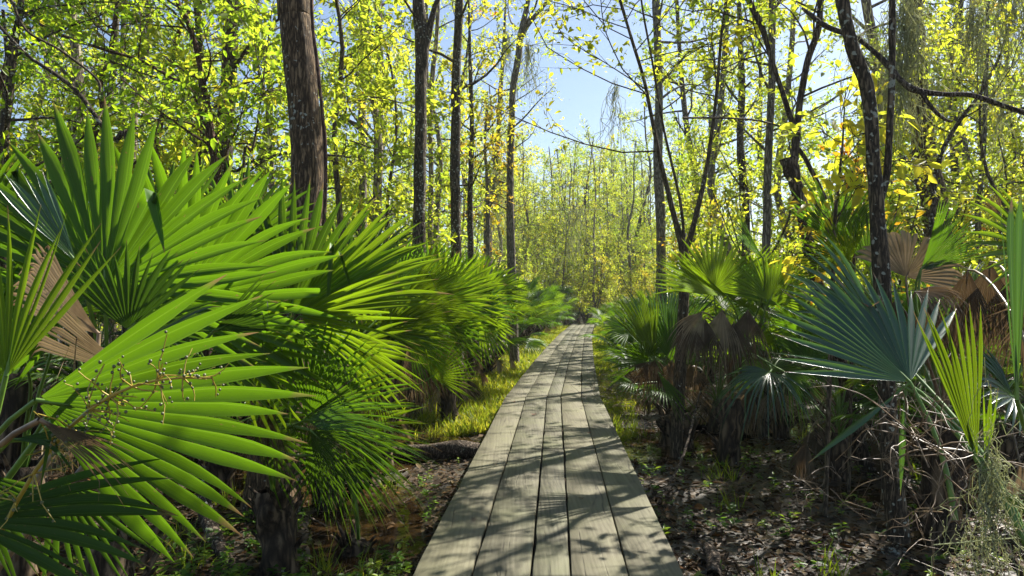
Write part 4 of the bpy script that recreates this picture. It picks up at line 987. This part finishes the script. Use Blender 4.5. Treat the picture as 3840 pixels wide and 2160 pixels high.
tree('tree', 'sapling with large lemon-yellow leaves, between the broken stump and the forked dark tree',
     [(842, 150, 2.2), (838, 190, 3), (834, 240, 4)], 4.6, M_BARKN, M_YEL, C(1.7, 2.75, 14, .6, 5, 4, size=.12, tlo=.55, thi=.9, twigL=.25), ztop=2.9, seed=38, sides=6)
tree('tree', 'sapling with rust-orange leaves low behind the forked dark tree',
     [(858, 170, 2), (855, 220, 3)], 5.4, M_BARKN, M_ORG, C(1.5, 2.6, 10, .6, 6, 6, size=.09, tlo=.3, thi=.9, twigL=.3), ztop=2.7, seed=39, sides=6)
tree('tree', 'lanky right-edge tree with sparse yellow-green leaves under the mossy branch',
     [(986, 90, 4), (984, 140, 4.5), (980, 190, 5), (978, 230, 5.5)], 9.5, M_BARKG, M_YEL, C(2.5, 7, 20, 1.8, 9, 12, tlo=.35, thi=.95), ztop=7.5, seed=40, sides=8)
tree('tree', 'sparse tree at the upper right corner hung with grey moss',
     [(1034, 0, 7), (1036, 60, 8), (1034, 140, 9), (1030, 220, 10)], 9, M_BARKG, M_YEL, C(3.5, 7.5, 14, 1.9, 9, 9, tlo=.35, thi=.9), ztop=8, seed=41)

# a broken limb lodged across the right-hand trees
m_ = MB(); q = [P(802, 8, 5.2), P(826, 26, 5.1), P(856, 38, 5.0), P(881, 58, 4.9), P(897, 76, 4.8), P(913, 89, 4.7), P(941, 94, 4.6), P(971, 95, 4.6), P(1001, 105, 4.5), P(1050, 122, 4.4)]
tube(m_, q, [.009, .02, .016, .019, .018, .021, .020, .018, .016, .014], 9, rough=.25, sub=5)
tube(m_, [P(920, 90, 4.65), P(932, 108, 4.6), P(946, 120, 4.6), P(953, 121, 4.6)], [.018, .014, .010, .006], 6, sub=3)
tube(m_, [P(881, 58, 4.9), P(860, 36, 5.1), P(892, 22, 5.3), P(930, 14, 5.4)], [.014, .012, .010, .006], 6, sub=3)
tag(m_.build('branch', M_DEADW, smooth=True), 'long bent brown limb lodged across the trees at the upper right', 'branch')
m_ = MB(); q = [P(311, -10, 4.66), P(313, 30, 4.66), P(317, 60, 4.66), P(320, 90, 4.65), P(323, 120, 4.65), P(325, 145, 4.65), P(325, 200, 4.66), P(318, 290, 4.66), P(312, 380, 4.66)]
tube(m_, q, .013, 7, rough=.2, sub=5); tag(m_.build('vine', M_BARKR, smooth=True), 'reddish woody vine climbing the right side of the thickest left trunk', 'vine')
for (q, lab) in [([(10, -5, 4.2), (26, 30, 4.2), (60, 50, 4.3), (96, 78, 4.4), (100, 92, 4.4)], 'thin brown vine looping across the upper left leaves'),
                 ([(683, 118, 5.0), (720, 118, 5.2), (760, 121, 5.4), (800, 133, 5.6)], 'thin level vine strung between the V-shaped tree and the stump')]:
    m_ = MB(); tube(m_, [P(*a) for a in q], .008, 5, sub=5); tag(m_.build('vine', M_BARKN, smooth=True), lab, 'vine')

# ------------------------------------------------------------------ the wood behind: copies of a few grown trees
rgv = np.random.default_rng(77)


def variant(h, r, bark, leafm, z0, nl, ll, nt, nlf, size, tlo, thi, bend=.6, shrub=False, fine=False, twigL=.55):
    n = 7; zz = np.linspace(-.1, h, n); pts = np.stack([np.cumsum(rgv.normal(0, bend / 3, n)), np.cumsum(rgv.normal(0, bend / 3, n)), zz], -1); pts[0, :2] = 0
    rad = np.linspace(r, r * .25, n)
    o = empty('tree', (0, 0, 0)); t = MB(); tube(t, pts, rad, 8, rough=.1, sub=3); al = [(pts, rad)]
    if shrub:
        for k in range(4):
            a = rgv.uniform(0, 6.28); q = np.stack([np.cos(a) * np.linspace(0, h * .3, 5), np.sin(a) * np.linspace(0, h * .3, 5), np.linspace(0, h * rgv.uniform(.6, .9), 5)], -1) + rgv.normal(0, .06, (5, 3)); q[0] = 0
            rr = np.linspace(r * .7, r * .2, 5); tube(t, q, rr, 6, sub=2); al.append((q, rr))
    t.build('trunk', bark, o, smooth=True); br = MB(); lf = MB()
    for q, rr in al:
        crown_on(rgv, br, lf if nlf else None, q, rr, z0, h * .98 if q is pts else min(h * .9, q[-1][2]), max(3, nl // len(al)), ll, nt, twigL, nlf, size, tlo, thi, fine)
    br.build('branches', bark, o, smooth=True)
    if lf.n: lf.build('crown', leafm, o)
    return o


VAR = {
    'tall': (variant(11.5, .11, M_BARKG, M_YEL, 3, 28, 2.4, 9, 20, .095, .3, .9), 'tall yellow-green tree'),
    'tall2': (variant(13, .14, M_BARKD, M_YEL, 3.5, 30, 2.5, 9, 20, .098, .2, .85), 'tall dark-stemmed tree'),
    'green': (variant(10.5, .10, M_BARKG, M_GRN, 2, 30, 2.3, 9, 19, .095, .3, .95), 'dense green tree'),
    'pale': (variant(12, .09, M_BARKP, M_YEL, 3.5, 22, 2.0, 8, 12, .11, .4, .95), 'pale-barked slim tree'),
    'bare': (variant(11, .10, M_BARKG, M_YEL, 3, 26, 2.8, 12, 1, .11, .4, .95, bend=.9), 'nearly bare grey tree'),
    'shrub': (variant(4.2, .035, M_BARKN, M_YEL, .4, 34, 1.3, 9, 16, .095, .35, .95, shrub=True), 'yellow-green understory shrub'),
    'shrub2': (variant(3.2, .03, M_BARKN, M_YEL, .3, 28, 1.2, 10, 12, .09, .5, 1.0, shrub=True), 'golden understory shrub'),
    'small': (variant(6.5, .05, M_BARKN, M_YEL, 1.2, 30, 1.5, 9, 16, .09, .3, .95, fine=True), 'slender leafy sapling'),
    'smallg': (variant(6.5, .05, M_BARKR, M_GRN, 1.2, 30, 1.5, 9, 17, .09, .2, .85, fine=True), 'slender green sapling'),
}
for v in VAR.values(): v[0]['free'] = 1


def plant_copy(kind, X, Y, sc, rz, label, group, zs=1.0):
    src, _ = VAR[kind]
    if src.get('free'):
        del src['free']; r = src
    else:
        r = src.copy(); COL.objects.link(r)
        for ch in src.children:
            c = ch.copy(); COL.objects.link(c); c.parent = r
        if 'free' in r: del r['free']
    r.location = (X, Y, float(gz(X, Y)) - .02); r.rotation_euler = (0, 0, rz); r.scale = (sc, sc, sc * zs)
    tag(r, label, 'tree' if 'shrub' not in kind else 'shrub', group); return r


rr = random.Random(42)
placed = []


def free_spot(X, Y, d):
    for (a, b_, c) in placed:
        if (a - X) ** 2 + (b_ - Y) ** 2 < d * d: return False
    placed.append((X, Y, d)); return True


def side_word(X, Y):
    u = 512 + X / Y * FPX
    return ('far left' if u < 170 else 'left' if u < 400 else 'left of the walk' if u < 540 else 'beyond the end of the walk' if u < 625 else 'right of the walk' if u < 780 else 'far right')


def scatter(n, y0, y1, kinds, dmin, gap_h, lab_depth, corridor=2.2, umin=-60, umax=1090, scl=(.8, 1.2)):
    c = 0; tries = 0
    while c < n and tries < n * 40:
        tries += 1
        Y = rr.uniform(y0 ** .5, y1 ** .5) ** 2; u = rr.uniform(umin, umax); X = (u - 512) / FPX * Y
        if abs(X - float(path_x(Y))) < corridor and Y < 37: continue
        k = rr.choice(kinds)
        h = {'tall': 11.5, 'tall2': 13, 'green': 10.5, 'pale': 12, 'bare': 11, 'shrub': 4.2, 'shrub2': 3.2, 'small': 6.5, 'smallg': 6.5}[k]
        sc = rr.uniform(*scl)
        if 528 < u < 622 and h * sc * .98 - CAMZ > (gap_h if k != 'bare' else max(.25, gap_h)) * Y: continue           # the strip of open sky over the walk
        if k in ('green', 'smallg') and u > 330: k = {'green': 'tall', 'smallg': 'small'}[k]
        if not free_spot(X, Y, dmin): continue
        hz = 'undersized' if sc < .87 else 'medium' if sc < 1.05 else 'large'
        opts = ['%s%s, %s, %s' % (h_, VAR[k][1], lab_depth, w_) for w_ in ('by ' + anchor(X, Y), side_of(X, Y), 'just ' + side_of(X, Y), 'close ' + side_of(X, Y)) for h_ in ('', hz + ' ')]
        plant_copy(k, X, Y, sc, rr.uniform(0, 6.28), unique(opts), 'background wood, %s' % lab_depth)
        c += 1


scatter(24, 8, 14, ['small', 'smallg', 'small', 'pale', 'shrub'], 1.2, .1, 'just behind the palmettos', corridor=3.0)
scatter(34, 12, 22, ['tall', 'small', 'green', 'shrub', 'pale', 'smallg', 'tall'], 1.5, .16, 'in the middle distance', corridor=3.4)
scatter(36, 20, 36, ['tall', 'tall2', 'green', 'bare', 'shrub', 'pale'], 1.9, .18, 'deep in the wood', corridor=4.0)
scatter(36, 36, 60, ['tall', 'tall2', 'bare', 'tall', 'bare'], 2.4, .2, 'at the back of the wood', scl=(.9, 1.3))
scatter(34, 16, 40, ['shrub', 'shrub2'], 1.3, .18, 'as undergrowth', corridor=2.6)
scatter(46, 37, 56, ['shrub', 'shrub2', 'small', 'small', 'bare'], 1.1, .2, 'closing the view', umin=490, umax=660)
scatter(52, 38, 64, ['bare', 'tall', 'tall', 'pale', 'tall', 'tall2', 'green'], 1.0, .26, 'far off', umin=505, umax=650, scl=(.75, 1.25))
for v in VAR.values():
    if v[0].get('free'):
        for ch in list(v[0].children): bpy.data.objects.remove(ch)
        bpy.data.objects.remove(v[0])
mbf = MB()
rgf = np.random.default_rng(9); n = 80000
ang = rgf.uniform(-.85, .85, n); R = rgf.uniform(66, 95, n)
hh = 9 + 5 * vn(ang * 14, R * 0 + 3) + 4 * vn(ang * 40, R * 0 + 8); keep_gap = (np.tan(ang) > .02) & (np.tan(ang) < .17)
hh = np.where(keep_gap, hh * .8, hh)
p = np.stack([np.sin(ang) * R, np.cos(ang) * R, rgf.random(n) ** .8 * hh * 1.4], -1)
leaves(mbf, p, rgf.normal(0, 1, (n, 3)), rgf.normal(0, 1, (n, 3)) + [0, 0, .6], rgf.uniform(.3, .65, n), rgf.uniform(.2, .4, n), np.clip(.35 + .3 * vn(ang * 30, R * .2) + rgf.normal(0, .15, n), 0, 1), False)
wd = mbf.build('distant_wood', M_YEL); tag(wd, kind='stuff')
mbf = MB(); q0 = np.stack([np.sin(ang[:160]) * R[:160], np.cos(ang[:160]) * R[:160], np.zeros(160)], -1); q1 = q0 + np.stack([rgf.normal(0, .8, 160), rgf.normal(0, .8, 160), hh[:160] * 1.45], -1)
prisms(mbf, q0, q1, np.full(160, .14), np.full(160, .03)); tag(mbf.build('distant_trunks', M_BARKG), kind='stuff')

#@@MOSS
HZ = MB(); HZ.add([(x, y, z) for z in (-2, 34) for x, y in ((-420, -80), (420, -80), (420, 720), (-420, 720))], [[0, 3, 2, 1], [4, 5, 6, 7], [0, 1, 5, 4], [1, 2, 6, 5], [2, 3, 7, 6], [3, 0, 4, 7]])
hm, hn, ho = newmat('haze_air'); pv = N(hn, 'ShaderNodeVolumePrincipled'); pv.inputs['Density'].default_value = .0007; pv.inputs['Color'].default_value = (.9, .95, 1, 1); pv.inputs['Anisotropy'].default_value = .3
hn.links.new(pv.outputs[0], ho.inputs['Volume']); tag(HZ.build('haze', hm), kind='stuff')

# ------------------------------------------------------------------ spanish moss
def moss(c, length, width, n, label, r=.0024, seed=0, depthw=None, group=None, upw=.12, curl=.5):
    rg = np.random.default_rng(seed); m_ = MB(); K = 9
    dw = depthw or width
    s = np.stack([rg.normal(0, width / 3, n), rg.normal(0, dw / 3, n), rg.normal(0, upw, n)], -1)
    L = 1.4 * length * rg.uniform(.2, 1.0, n) ** 1.3 * (1 - .6 * np.minimum(1, np.abs(s[:, 0]) / width))
    cur = s; d = nrm(rg.normal(0, .7, (n, 3)) + [0, 0, -1.0])
    for k in range(K):
        nd = nrm(d * .35 + rg.normal(0, curl, (n, 3)) + [0, 0, -1.0]); nxt = cur + nd * (L / K)[:, None]
        prisms(m_, cur, nxt, np.full(n, r), np.full(n, r * .9), np.repeat(rg.uniform(0, 1, n), 6)); cur = nxt; d = nd
    prisms(m_, np.array([[-width, 0, 0.]]), np.array([[width, 0, .02]]), np.array([r * 2]), np.array([r * 2]))
    pass
    o = m_.build('spanish_moss', M_MOSS); o.location = tuple(c); tag(o, label, 'moss', group); return o


moss(P(905, 12, 5.0), .95, .18, 190, 'thick grey curtain of moss beside the slim fork of the mossy tree, upper right', seed=1, r=.0026)
moss(P(893, 62, 5.0), .5, .16, 150, 'short grey moss tuft left of the slim fork, below the curtain', seed=2)
moss(P(975, 12, 5.6), .7, .09, 110, 'narrow tassel of grey moss hanging above the bent brown limb', seed=3)
moss(P(1010, -12, 6.2), 1.0, .35, 200, 'wide grey moss hanging into the upper right corner', seed=4)
moss(P(862, 36, 5.0), .3, .2, 50, 'wispy moss under the bent limb, left of the forked tree', seed=5)
moss(P(506, 38, 15), 1.0, .10, 55, 'yellow-grey moss hanging on the bare-topped tree, left side', r=.005, seed=6)
moss(P(529, 46, 15), 1.3, .10, 60, 'long pale moss hanging on the bare-topped tree, right side', r=.005, seed=7)
moss(P(616, 88, 16), 2.4, .07, 30, 'dark thin moss tail dangling in the sky gap', r=.006, seed=8)
moss(P(493, 175, 17), 2.0, .3, 120, 'pale moss veil by the grey swelling trunk', r=.006, seed=9)
moss(P(1000, 104, 4.6), .4, .2, 40, 'sparse moss threads on the right end of the bent limb', seed=10)
moss(P(574, 210, 22), 2.0, .9, 60, 'faint moss veil far off over the end of the walk', r=.008, seed=12)
b2 = P(985, 470, 1.98)
moss(b2 + np.array([0, -.03, 0]), .32, .035, 130, 'green-grey moss wrapped round the palmetto stem in the lower right corner', r=.0011, seed=11, upw=.09, curl=.75)
moss(P(975, 545, 2.0), .12, .12, 90, 'tangle of moss at the foot of the mossy palmetto stem, bottom right', r=.0011, seed=13, upw=.03, curl=.8)

# ------------------------------------------------------------------ ground cover
rg = np.random.default_rng(31)


def deck_free(x, y, m=.0):
    return np.abs(x - path_x(y)) > DW / 2 + m


n = 80000
y = 1.5 + rg.random(n) ** 1.8 * 13; x = rg.uniform(-1, 1, n) * (1.2 + y * .85); k = deck_free(x, y, -.1); x, y = x[k], y[k]; n = len(x)
z = gz(x, y); k = (z > -.05) | (rg.random(n) < .3); x, y, z = x[k], y[k], np.maximum(z[k], -.053); n = len(x)
m_ = MB(); sz = rg.uniform(.02, .05, n) + .06 * rg.random(n) ** 3; el = rg.normal(0, .3, n)
d = np.stack([rg.normal(0, 1, n), rg.normal(0, 1, n), np.zeros(n)], -1); d = nrm(d); d[:, 2] = el
leaves(m_, np.stack([x, y, z + rg.uniform(.002, .02, n) * (z > -.05) + .003], -1), d, np.stack([rg.normal(0, .35, n), rg.normal(0, .35, n), np.ones(n)], -1), sz, sz * rg.uniform(.35, .7, n), np.clip(rg.normal(.45, .28, n), 0, 1))
tag(m_.build('leaf_litter', M_LITTER), 'brown fallen leaves covering the mud beside the walk', 'leaf litter', kind='stuff')


m_ = MB(); n = 2600; y = 2.2 + rg.random(n) ** 1.4 * 10; x = rg.uniform(-1, 1, n) * (1.2 + y * .7); k = deck_free(x, y, .05); x, y = x[k], y[k]; n = len(x)
p0 = np.stack([x, y, gz(x, y) + .012], -1); a = rg.uniform(0, 6.28, n); L = rg.uniform(.04, .3, n); p1 = p0 + np.stack([np.cos(a) * L, np.sin(a) * L, rg.uniform(-.005, .03, n)], -1)
prisms(m_, p0, p1, rg.uniform(.0012, .0035, n), np.full(n, .001)); tag(m_.build('twig_litter', M_STALKD), 'small dry twigs scattered over the leaf litter', 'twigs', kind='stuff')


def grass(name, x, y, h, w, label, mat=M_GRASS, lean=.35, tl=(.1, .9)):
    n = len(x); z = gz(x, y); p = np.stack([x, y, z], -1); a = rg.uniform(0, 6.28, n)
    s = np.stack([np.cos(a), np.sin(a), a * 0], -1); l = np.stack([rg.normal(0, lean, n), rg.normal(0, lean, n), np.ones(n)], -1); l = nrm(l); h = h[:, None]; w = np.reshape(w, (-1, 1)) if np.ndim(w) else w
    V = np.stack([p - s * w, p + s * w, p + l * h * .55 + s * w * .8, p + l * h * .55 - s * w * .8, p + l * h + np.stack([l[:, 0], l[:, 1], -.3 + 0 * a], -1) * h * .3, ], 1)
    V = np.concatenate([V, V[:, 4:5] + (s * .0006)[:, None]], 1)
    b = (np.arange(n) * 6)[:, None, None]; F = (b + np.array([[0, 1, 2, 3], [3, 2, 5, 4]])[None]).reshape(-1, 4)
    m_ = MB(); m_.add(V.reshape(-1, 3), F, np.repeat(rg.uniform(*tl, n), 6)); return tag(m_.build(name, mat), label, 'grass', kind='stuff')


n = 26000; y = 7.6 + rg.random(n) ** 1.3 * 29; x = path_x(y) - DW / 2 - .02 - np.abs(rg.normal(0, .55, n)) * np.interp(y, [7, 10, 36], [.6, 1, 1.3])
grass('grass', x, y, rg.uniform(.05, .2, n) * np.interp(y, [7, 11, 36], [.9, 1, 1.2]), .006 + y * .0004, 'bright yellow-green grass along the left edge of the far walk', tl=(.3, 1))
n = 12000; y = 8.8 + rg.random(n) ** 1.3 * 28; x = path_x(y) + DW / 2 + .02 + np.abs(rg.normal(0, .3, n))
grass('grass', x, y, rg.uniform(.05, .18, n), .006 + y * .0004, 'thin strip of bright grass along the right edge of the far walk', tl=(.3, 1))
ts = [(.98 + rg.uniform(0, .6), rg.uniform(7.3, 8.8)) for _ in range(26)] + [(-.75 - rg.uniform(0, .6), rg.uniform(8.3, 9.8)) for _ in range(26)] + [(rg.uniform(-2.2, -.7), rg.uniform(3.4, 6.5)) for _ in range(16)] + [(rg.uniform(1.2, 4), rg.uniform(3.0, 7)) for _ in range(14)]
xs = np.concatenate([a + rg.normal(0, .04, 16) for a, b_ in ts]); ys = np.concatenate([b_ + rg.normal(0, .04, 16) for a, b_ in ts])
kk = deck_free(xs, ys, .03); xs, ys = xs[kk], ys[kk]
grass('grass', xs, ys, rg.uniform(.08, .26, len(xs)), .004, 'loose green grass tufts in the mud close to the walk', tl=(.1, .7))

# seedlings: small rosettes of leaves
m_ = MB()
cs = [(rg.uniform(-1.9, -.55), rg.uniform(3.3, 5.6)) for _ in range(420)] + [(rg.uniform(.9, 3.6), rg.uniform(2.9, 6.8)) for _ in range(210)] + [(rg.uniform(-2.6, -1.0), rg.uniform(2.8, 4.0)) for _ in range(60)] + [(rg.uniform(-1.6, -.4) , rg.uniform(6, 9)) for _ in range(60)]
for (cx, cy) in cs:
    if not deck_free(cx, cy, .06): continue
    cz = float(gz(cx, cy))
    if cz < -.045: continue
    h = rg.uniform(.03, .13); nl = rg.integers(5, 12); tnt = rg.uniform(.2, 1)
    top = np.array([cx + rg.normal(0, .015), cy + rg.normal(0, .015), cz + h]); prisms(m_, np.array([[cx, cy, cz]]), top[None], np.array([.0015]), np.array([.001]))
    a = rg.uniform(0, 6.28, nl); hh = rg.uniform(.35, 1, nl)[:, None]; p = np.array([cx, cy, cz]) * (1 - hh) + top * hh
    d = np.stack([np.cos(a), np.sin(a), rg.uniform(-.1, .6, nl)], -1); sz = rg.uniform(.02, .055, nl)
    leaves(m_, p, d, np.stack([a * 0, a * 0, a * 0 + 1], -1) + rg.normal(0, .25, (nl, 3)), sz, sz * .5, np.clip(tnt + rg.normal(0, .1, nl), 0, 1))
tag(m_.build('ground_cover', M_SEED), 'small green seedlings sprouting from the mud near the walk', 'seedlings', kind='stuff')

# fallen sticks, logs, roots
def stick(pts, rad, label, name='stick', mat=M_DEADW, sub=4, sides=7, group=None):
    m_ = MB(); tube(m_, pts, rad, sides, rough=.25, sub=sub); return tag(m_.build(name, mat, smooth=True), label, name.replace('_', ' '), group)


G = lambda x, y, h=0.0: np.array([x, y, float(gz(x, y)) + h])
stick([G(-1.35, 6.7, .06), G(-.9, 6.45, .09), G(-.5, 6.35, .08), G(-.2, 6.3, .05)], [.05, .075, .08, .06], 'rotting red-brown log pushed under the left edge of the walk', 'log')
stick([G(-2.05, 4.55, .35), G(-1.93, 4.3, .16), G(-1.75, 4.05, .05), G(-1.55, 3.75, .02), G(-1.42, 3.6, -.02)], [.03, .045, .04, .035, .03], 'bent grey-brown root curving into the mud, lower left', 'root')
stick([G(1.15, 5.15, .02), G(1.4, 5.6, .2), G(1.62, 6.1, .45), G(1.8, 6.5, .7)], [.008, .011, .01, .007], 'thin bare stick leaning against the palmetto at the bend')
stick([G(1.05, 3.6, .02), G(1.1, 3.75, .04), G(1.12, 3.95, .035)], [.035, .045, .03], 'short thick piece of wood beside the right edge of the walk', 'wood_chunk')
stick([G(1.35, 3.05, .01), G(1.55, 3.2, .06), G(1.68, 3.3, .02)], [.04, .06, .04], 'dark mossy wood lump at the bottom edge right of the walk', 'wood_chunk')
stick([G(2.05, 3.0, .7), G(2.1, 2.95, .4), G(2.3, 2.8, .1), G(2.45, 2.75, 0)], [.016, .022, .024, .02], 'flat grey dead stalk leaning beside the near right trunk')
stick([G(1.6, 2.9, .02), G(2.0, 3.05, .03), G(2.5, 3.1, .04)], [.014, .018, .012], 'brown branch lying at the bottom right')
sr = random.Random(8)
for k in range(34):
    if k < 14: X, Y = sr.uniform(-2.4, -.75), sr.uniform(3.4, 8)
    else: X, Y = sr.uniform(1.1, 4.2), sr.uniform(3.0, 8)
    a = sr.uniform(0, 3.14); L = sr.uniform(.2, .7); m = [G(X + math.cos(a) * L * t + sr.gauss(0, .02), Y + math.sin(a) * L * t + sr.gauss(0, .02), .015 + sr.uniform(0, .03)) for t in (0, .35, .7, 1)]
    if not all(deck_free(q[0], q[1], .02) for q in m): continue
    stick(m, [.005, .007, .006, .003], unique(['%s fallen stick, %s, %s' % (a_, 'close by' if Y < 5 else 'further off', c_) for c_ in ('below ' + anchor(X, Y), 'below and ' + side_of(X, Y)) for a_ in ('long thin' if L > .45 else 'short thin', 'thin brown')]), 'stick', sides=5, sub=2, group='fallen sticks %s of the boardwalk' % ('left' if X < 0 else 'right'))


def tangle(name, c, n, L, label, seed, up=.6):
    rg = np.random.default_rng(seed); m_ = MB()
    for k in range(n):
        p = c + rg.normal(0, .05, 3); d = nrm(rg.normal(0, 1, 3) + [0, 0, up]); q = [p]
        for s in range(7): d = nrm(d + rg.normal(0, .35, 3) + [0, 0, -.07]); q.append(q[-1] + d * L * rg.uniform(.6, 1) / 7)
        tube(m_, q, np.linspace(.003, .0008, 8), 4, sub=2)
        a = np.array(q[2:7]); b_ = a + rg.normal(0, .045, a.shape); prisms(m_, a, b_, np.full(5, .0012), np.full(5, .0006))
    return tag(m_.build(name, M_STALKD), label, 'dead twigs')


tangle('dead_twigs', P(935, 455, 2.3), 26, .5, 'brown tangle of dead fruit stalks under the big blue-green fan', 1)
tangle('dead_twigs', P(815, 480, 4.2), 10, .4, 'small spray of dry twigs hanging near the leaning stump foot', 2, -.6)
tangle('dead_twigs', P(950, 520, 2.3), 16, .4, 'dry twigs leaning at the lower right beside the near trunk', 3)
m_ = MB()
for k in range(700):
    p0 = np.array([rg.uniform(.95, 1.9), rg.uniform(8.2, 12), 0]); p0[0] += path_x(p0[1]) - .5; p0[2] = float(gz(p0[0], p0[1])) + rg.uniform(0, .25)
    d = nrm(rg.normal(0, 1, 3) * [1, 1, .5]); prisms(m_, p0[None], (p0 + d * rg.uniform(.1, .4))[None], np.array([.003]), np.array([.0015]))
tag(m_.build('brushwood', M_STALKD), 'dry brushwood under the palmettos right of the walk', 'brushwood', kind='stuff')


# leaves lying on the planks
def lobed(name, c, s, rz, mat, label, curl=.35):
    m_ = MB(); cz = np.array([0, 0, .004]); n = 10; V = [cz]
    for k in range(n):
        a = rz + k * 2 * math.pi / n; rr_ = s * (1.0 if k % 2 == 0 else .32); V.append(np.array([math.cos(a) * rr_, math.sin(a) * rr_ * .8, .004 + curl * rr_ * (k % 4 == 0)]))
    F = [[0, 1 + k, 1 + (k + 1) % n, 1 + (k + 2) % n] for k in range(0, n, 2)]
    m_.add(V, F, .9); o = m_.build(name, mat); o.location = c; return tag(o, label, 'leaf')


ZD = DZ + .003
lobed('fallen_leaf', (P(533.5, 413, 7.3)[0], 7.2, ZD), .035, .4, foliage_mat('red_leaf', [(0, (.35, .02, .01)), (1, (.5, .03, .01))], 1, .2), 'small red star-shaped leaf lying on the planks')
lobed('fallen_leaf', (.02, 8.1, ZD), .035, 1.1, M_LITTER, 'curled brown leaf on the planks left of the red one')
for k_, (lx, ly, ls, lt) in enumerate([(.42, 4.15, .022, 'small tan leaf scrap on the near middle plank'), (-.12, 5.0, .02, 'tiny brown leaf on the second plank'), (.7, 6.2, .025, 'brown leaf by the right edge beyond the plank joint'), (.95, 9.6, .03, 'tan leaf on the right plank just past the bend')]):
    lobed('fallen_leaf', (lx, ly, ZD), ls, lx * 9, M_LITTER, lt)
lobed('fallen_leaf', (.78, 12.3, ZD), .05, 2.1, M_LITTER, 'brown leaf on the left planks just past the bend')
lobed('fallen_leaf', (1.9, 16.5, ZD), .06, 2.1, M_LITTER, 'tiny brown leaf on the far right planks')
lobed('fallen_leaf', P(868, 310, 2.75) + np.array([0, -.02, .01]), .04, .2, M_LITTER, 'dry brown leaf caught on the big blue-green fan', .5)
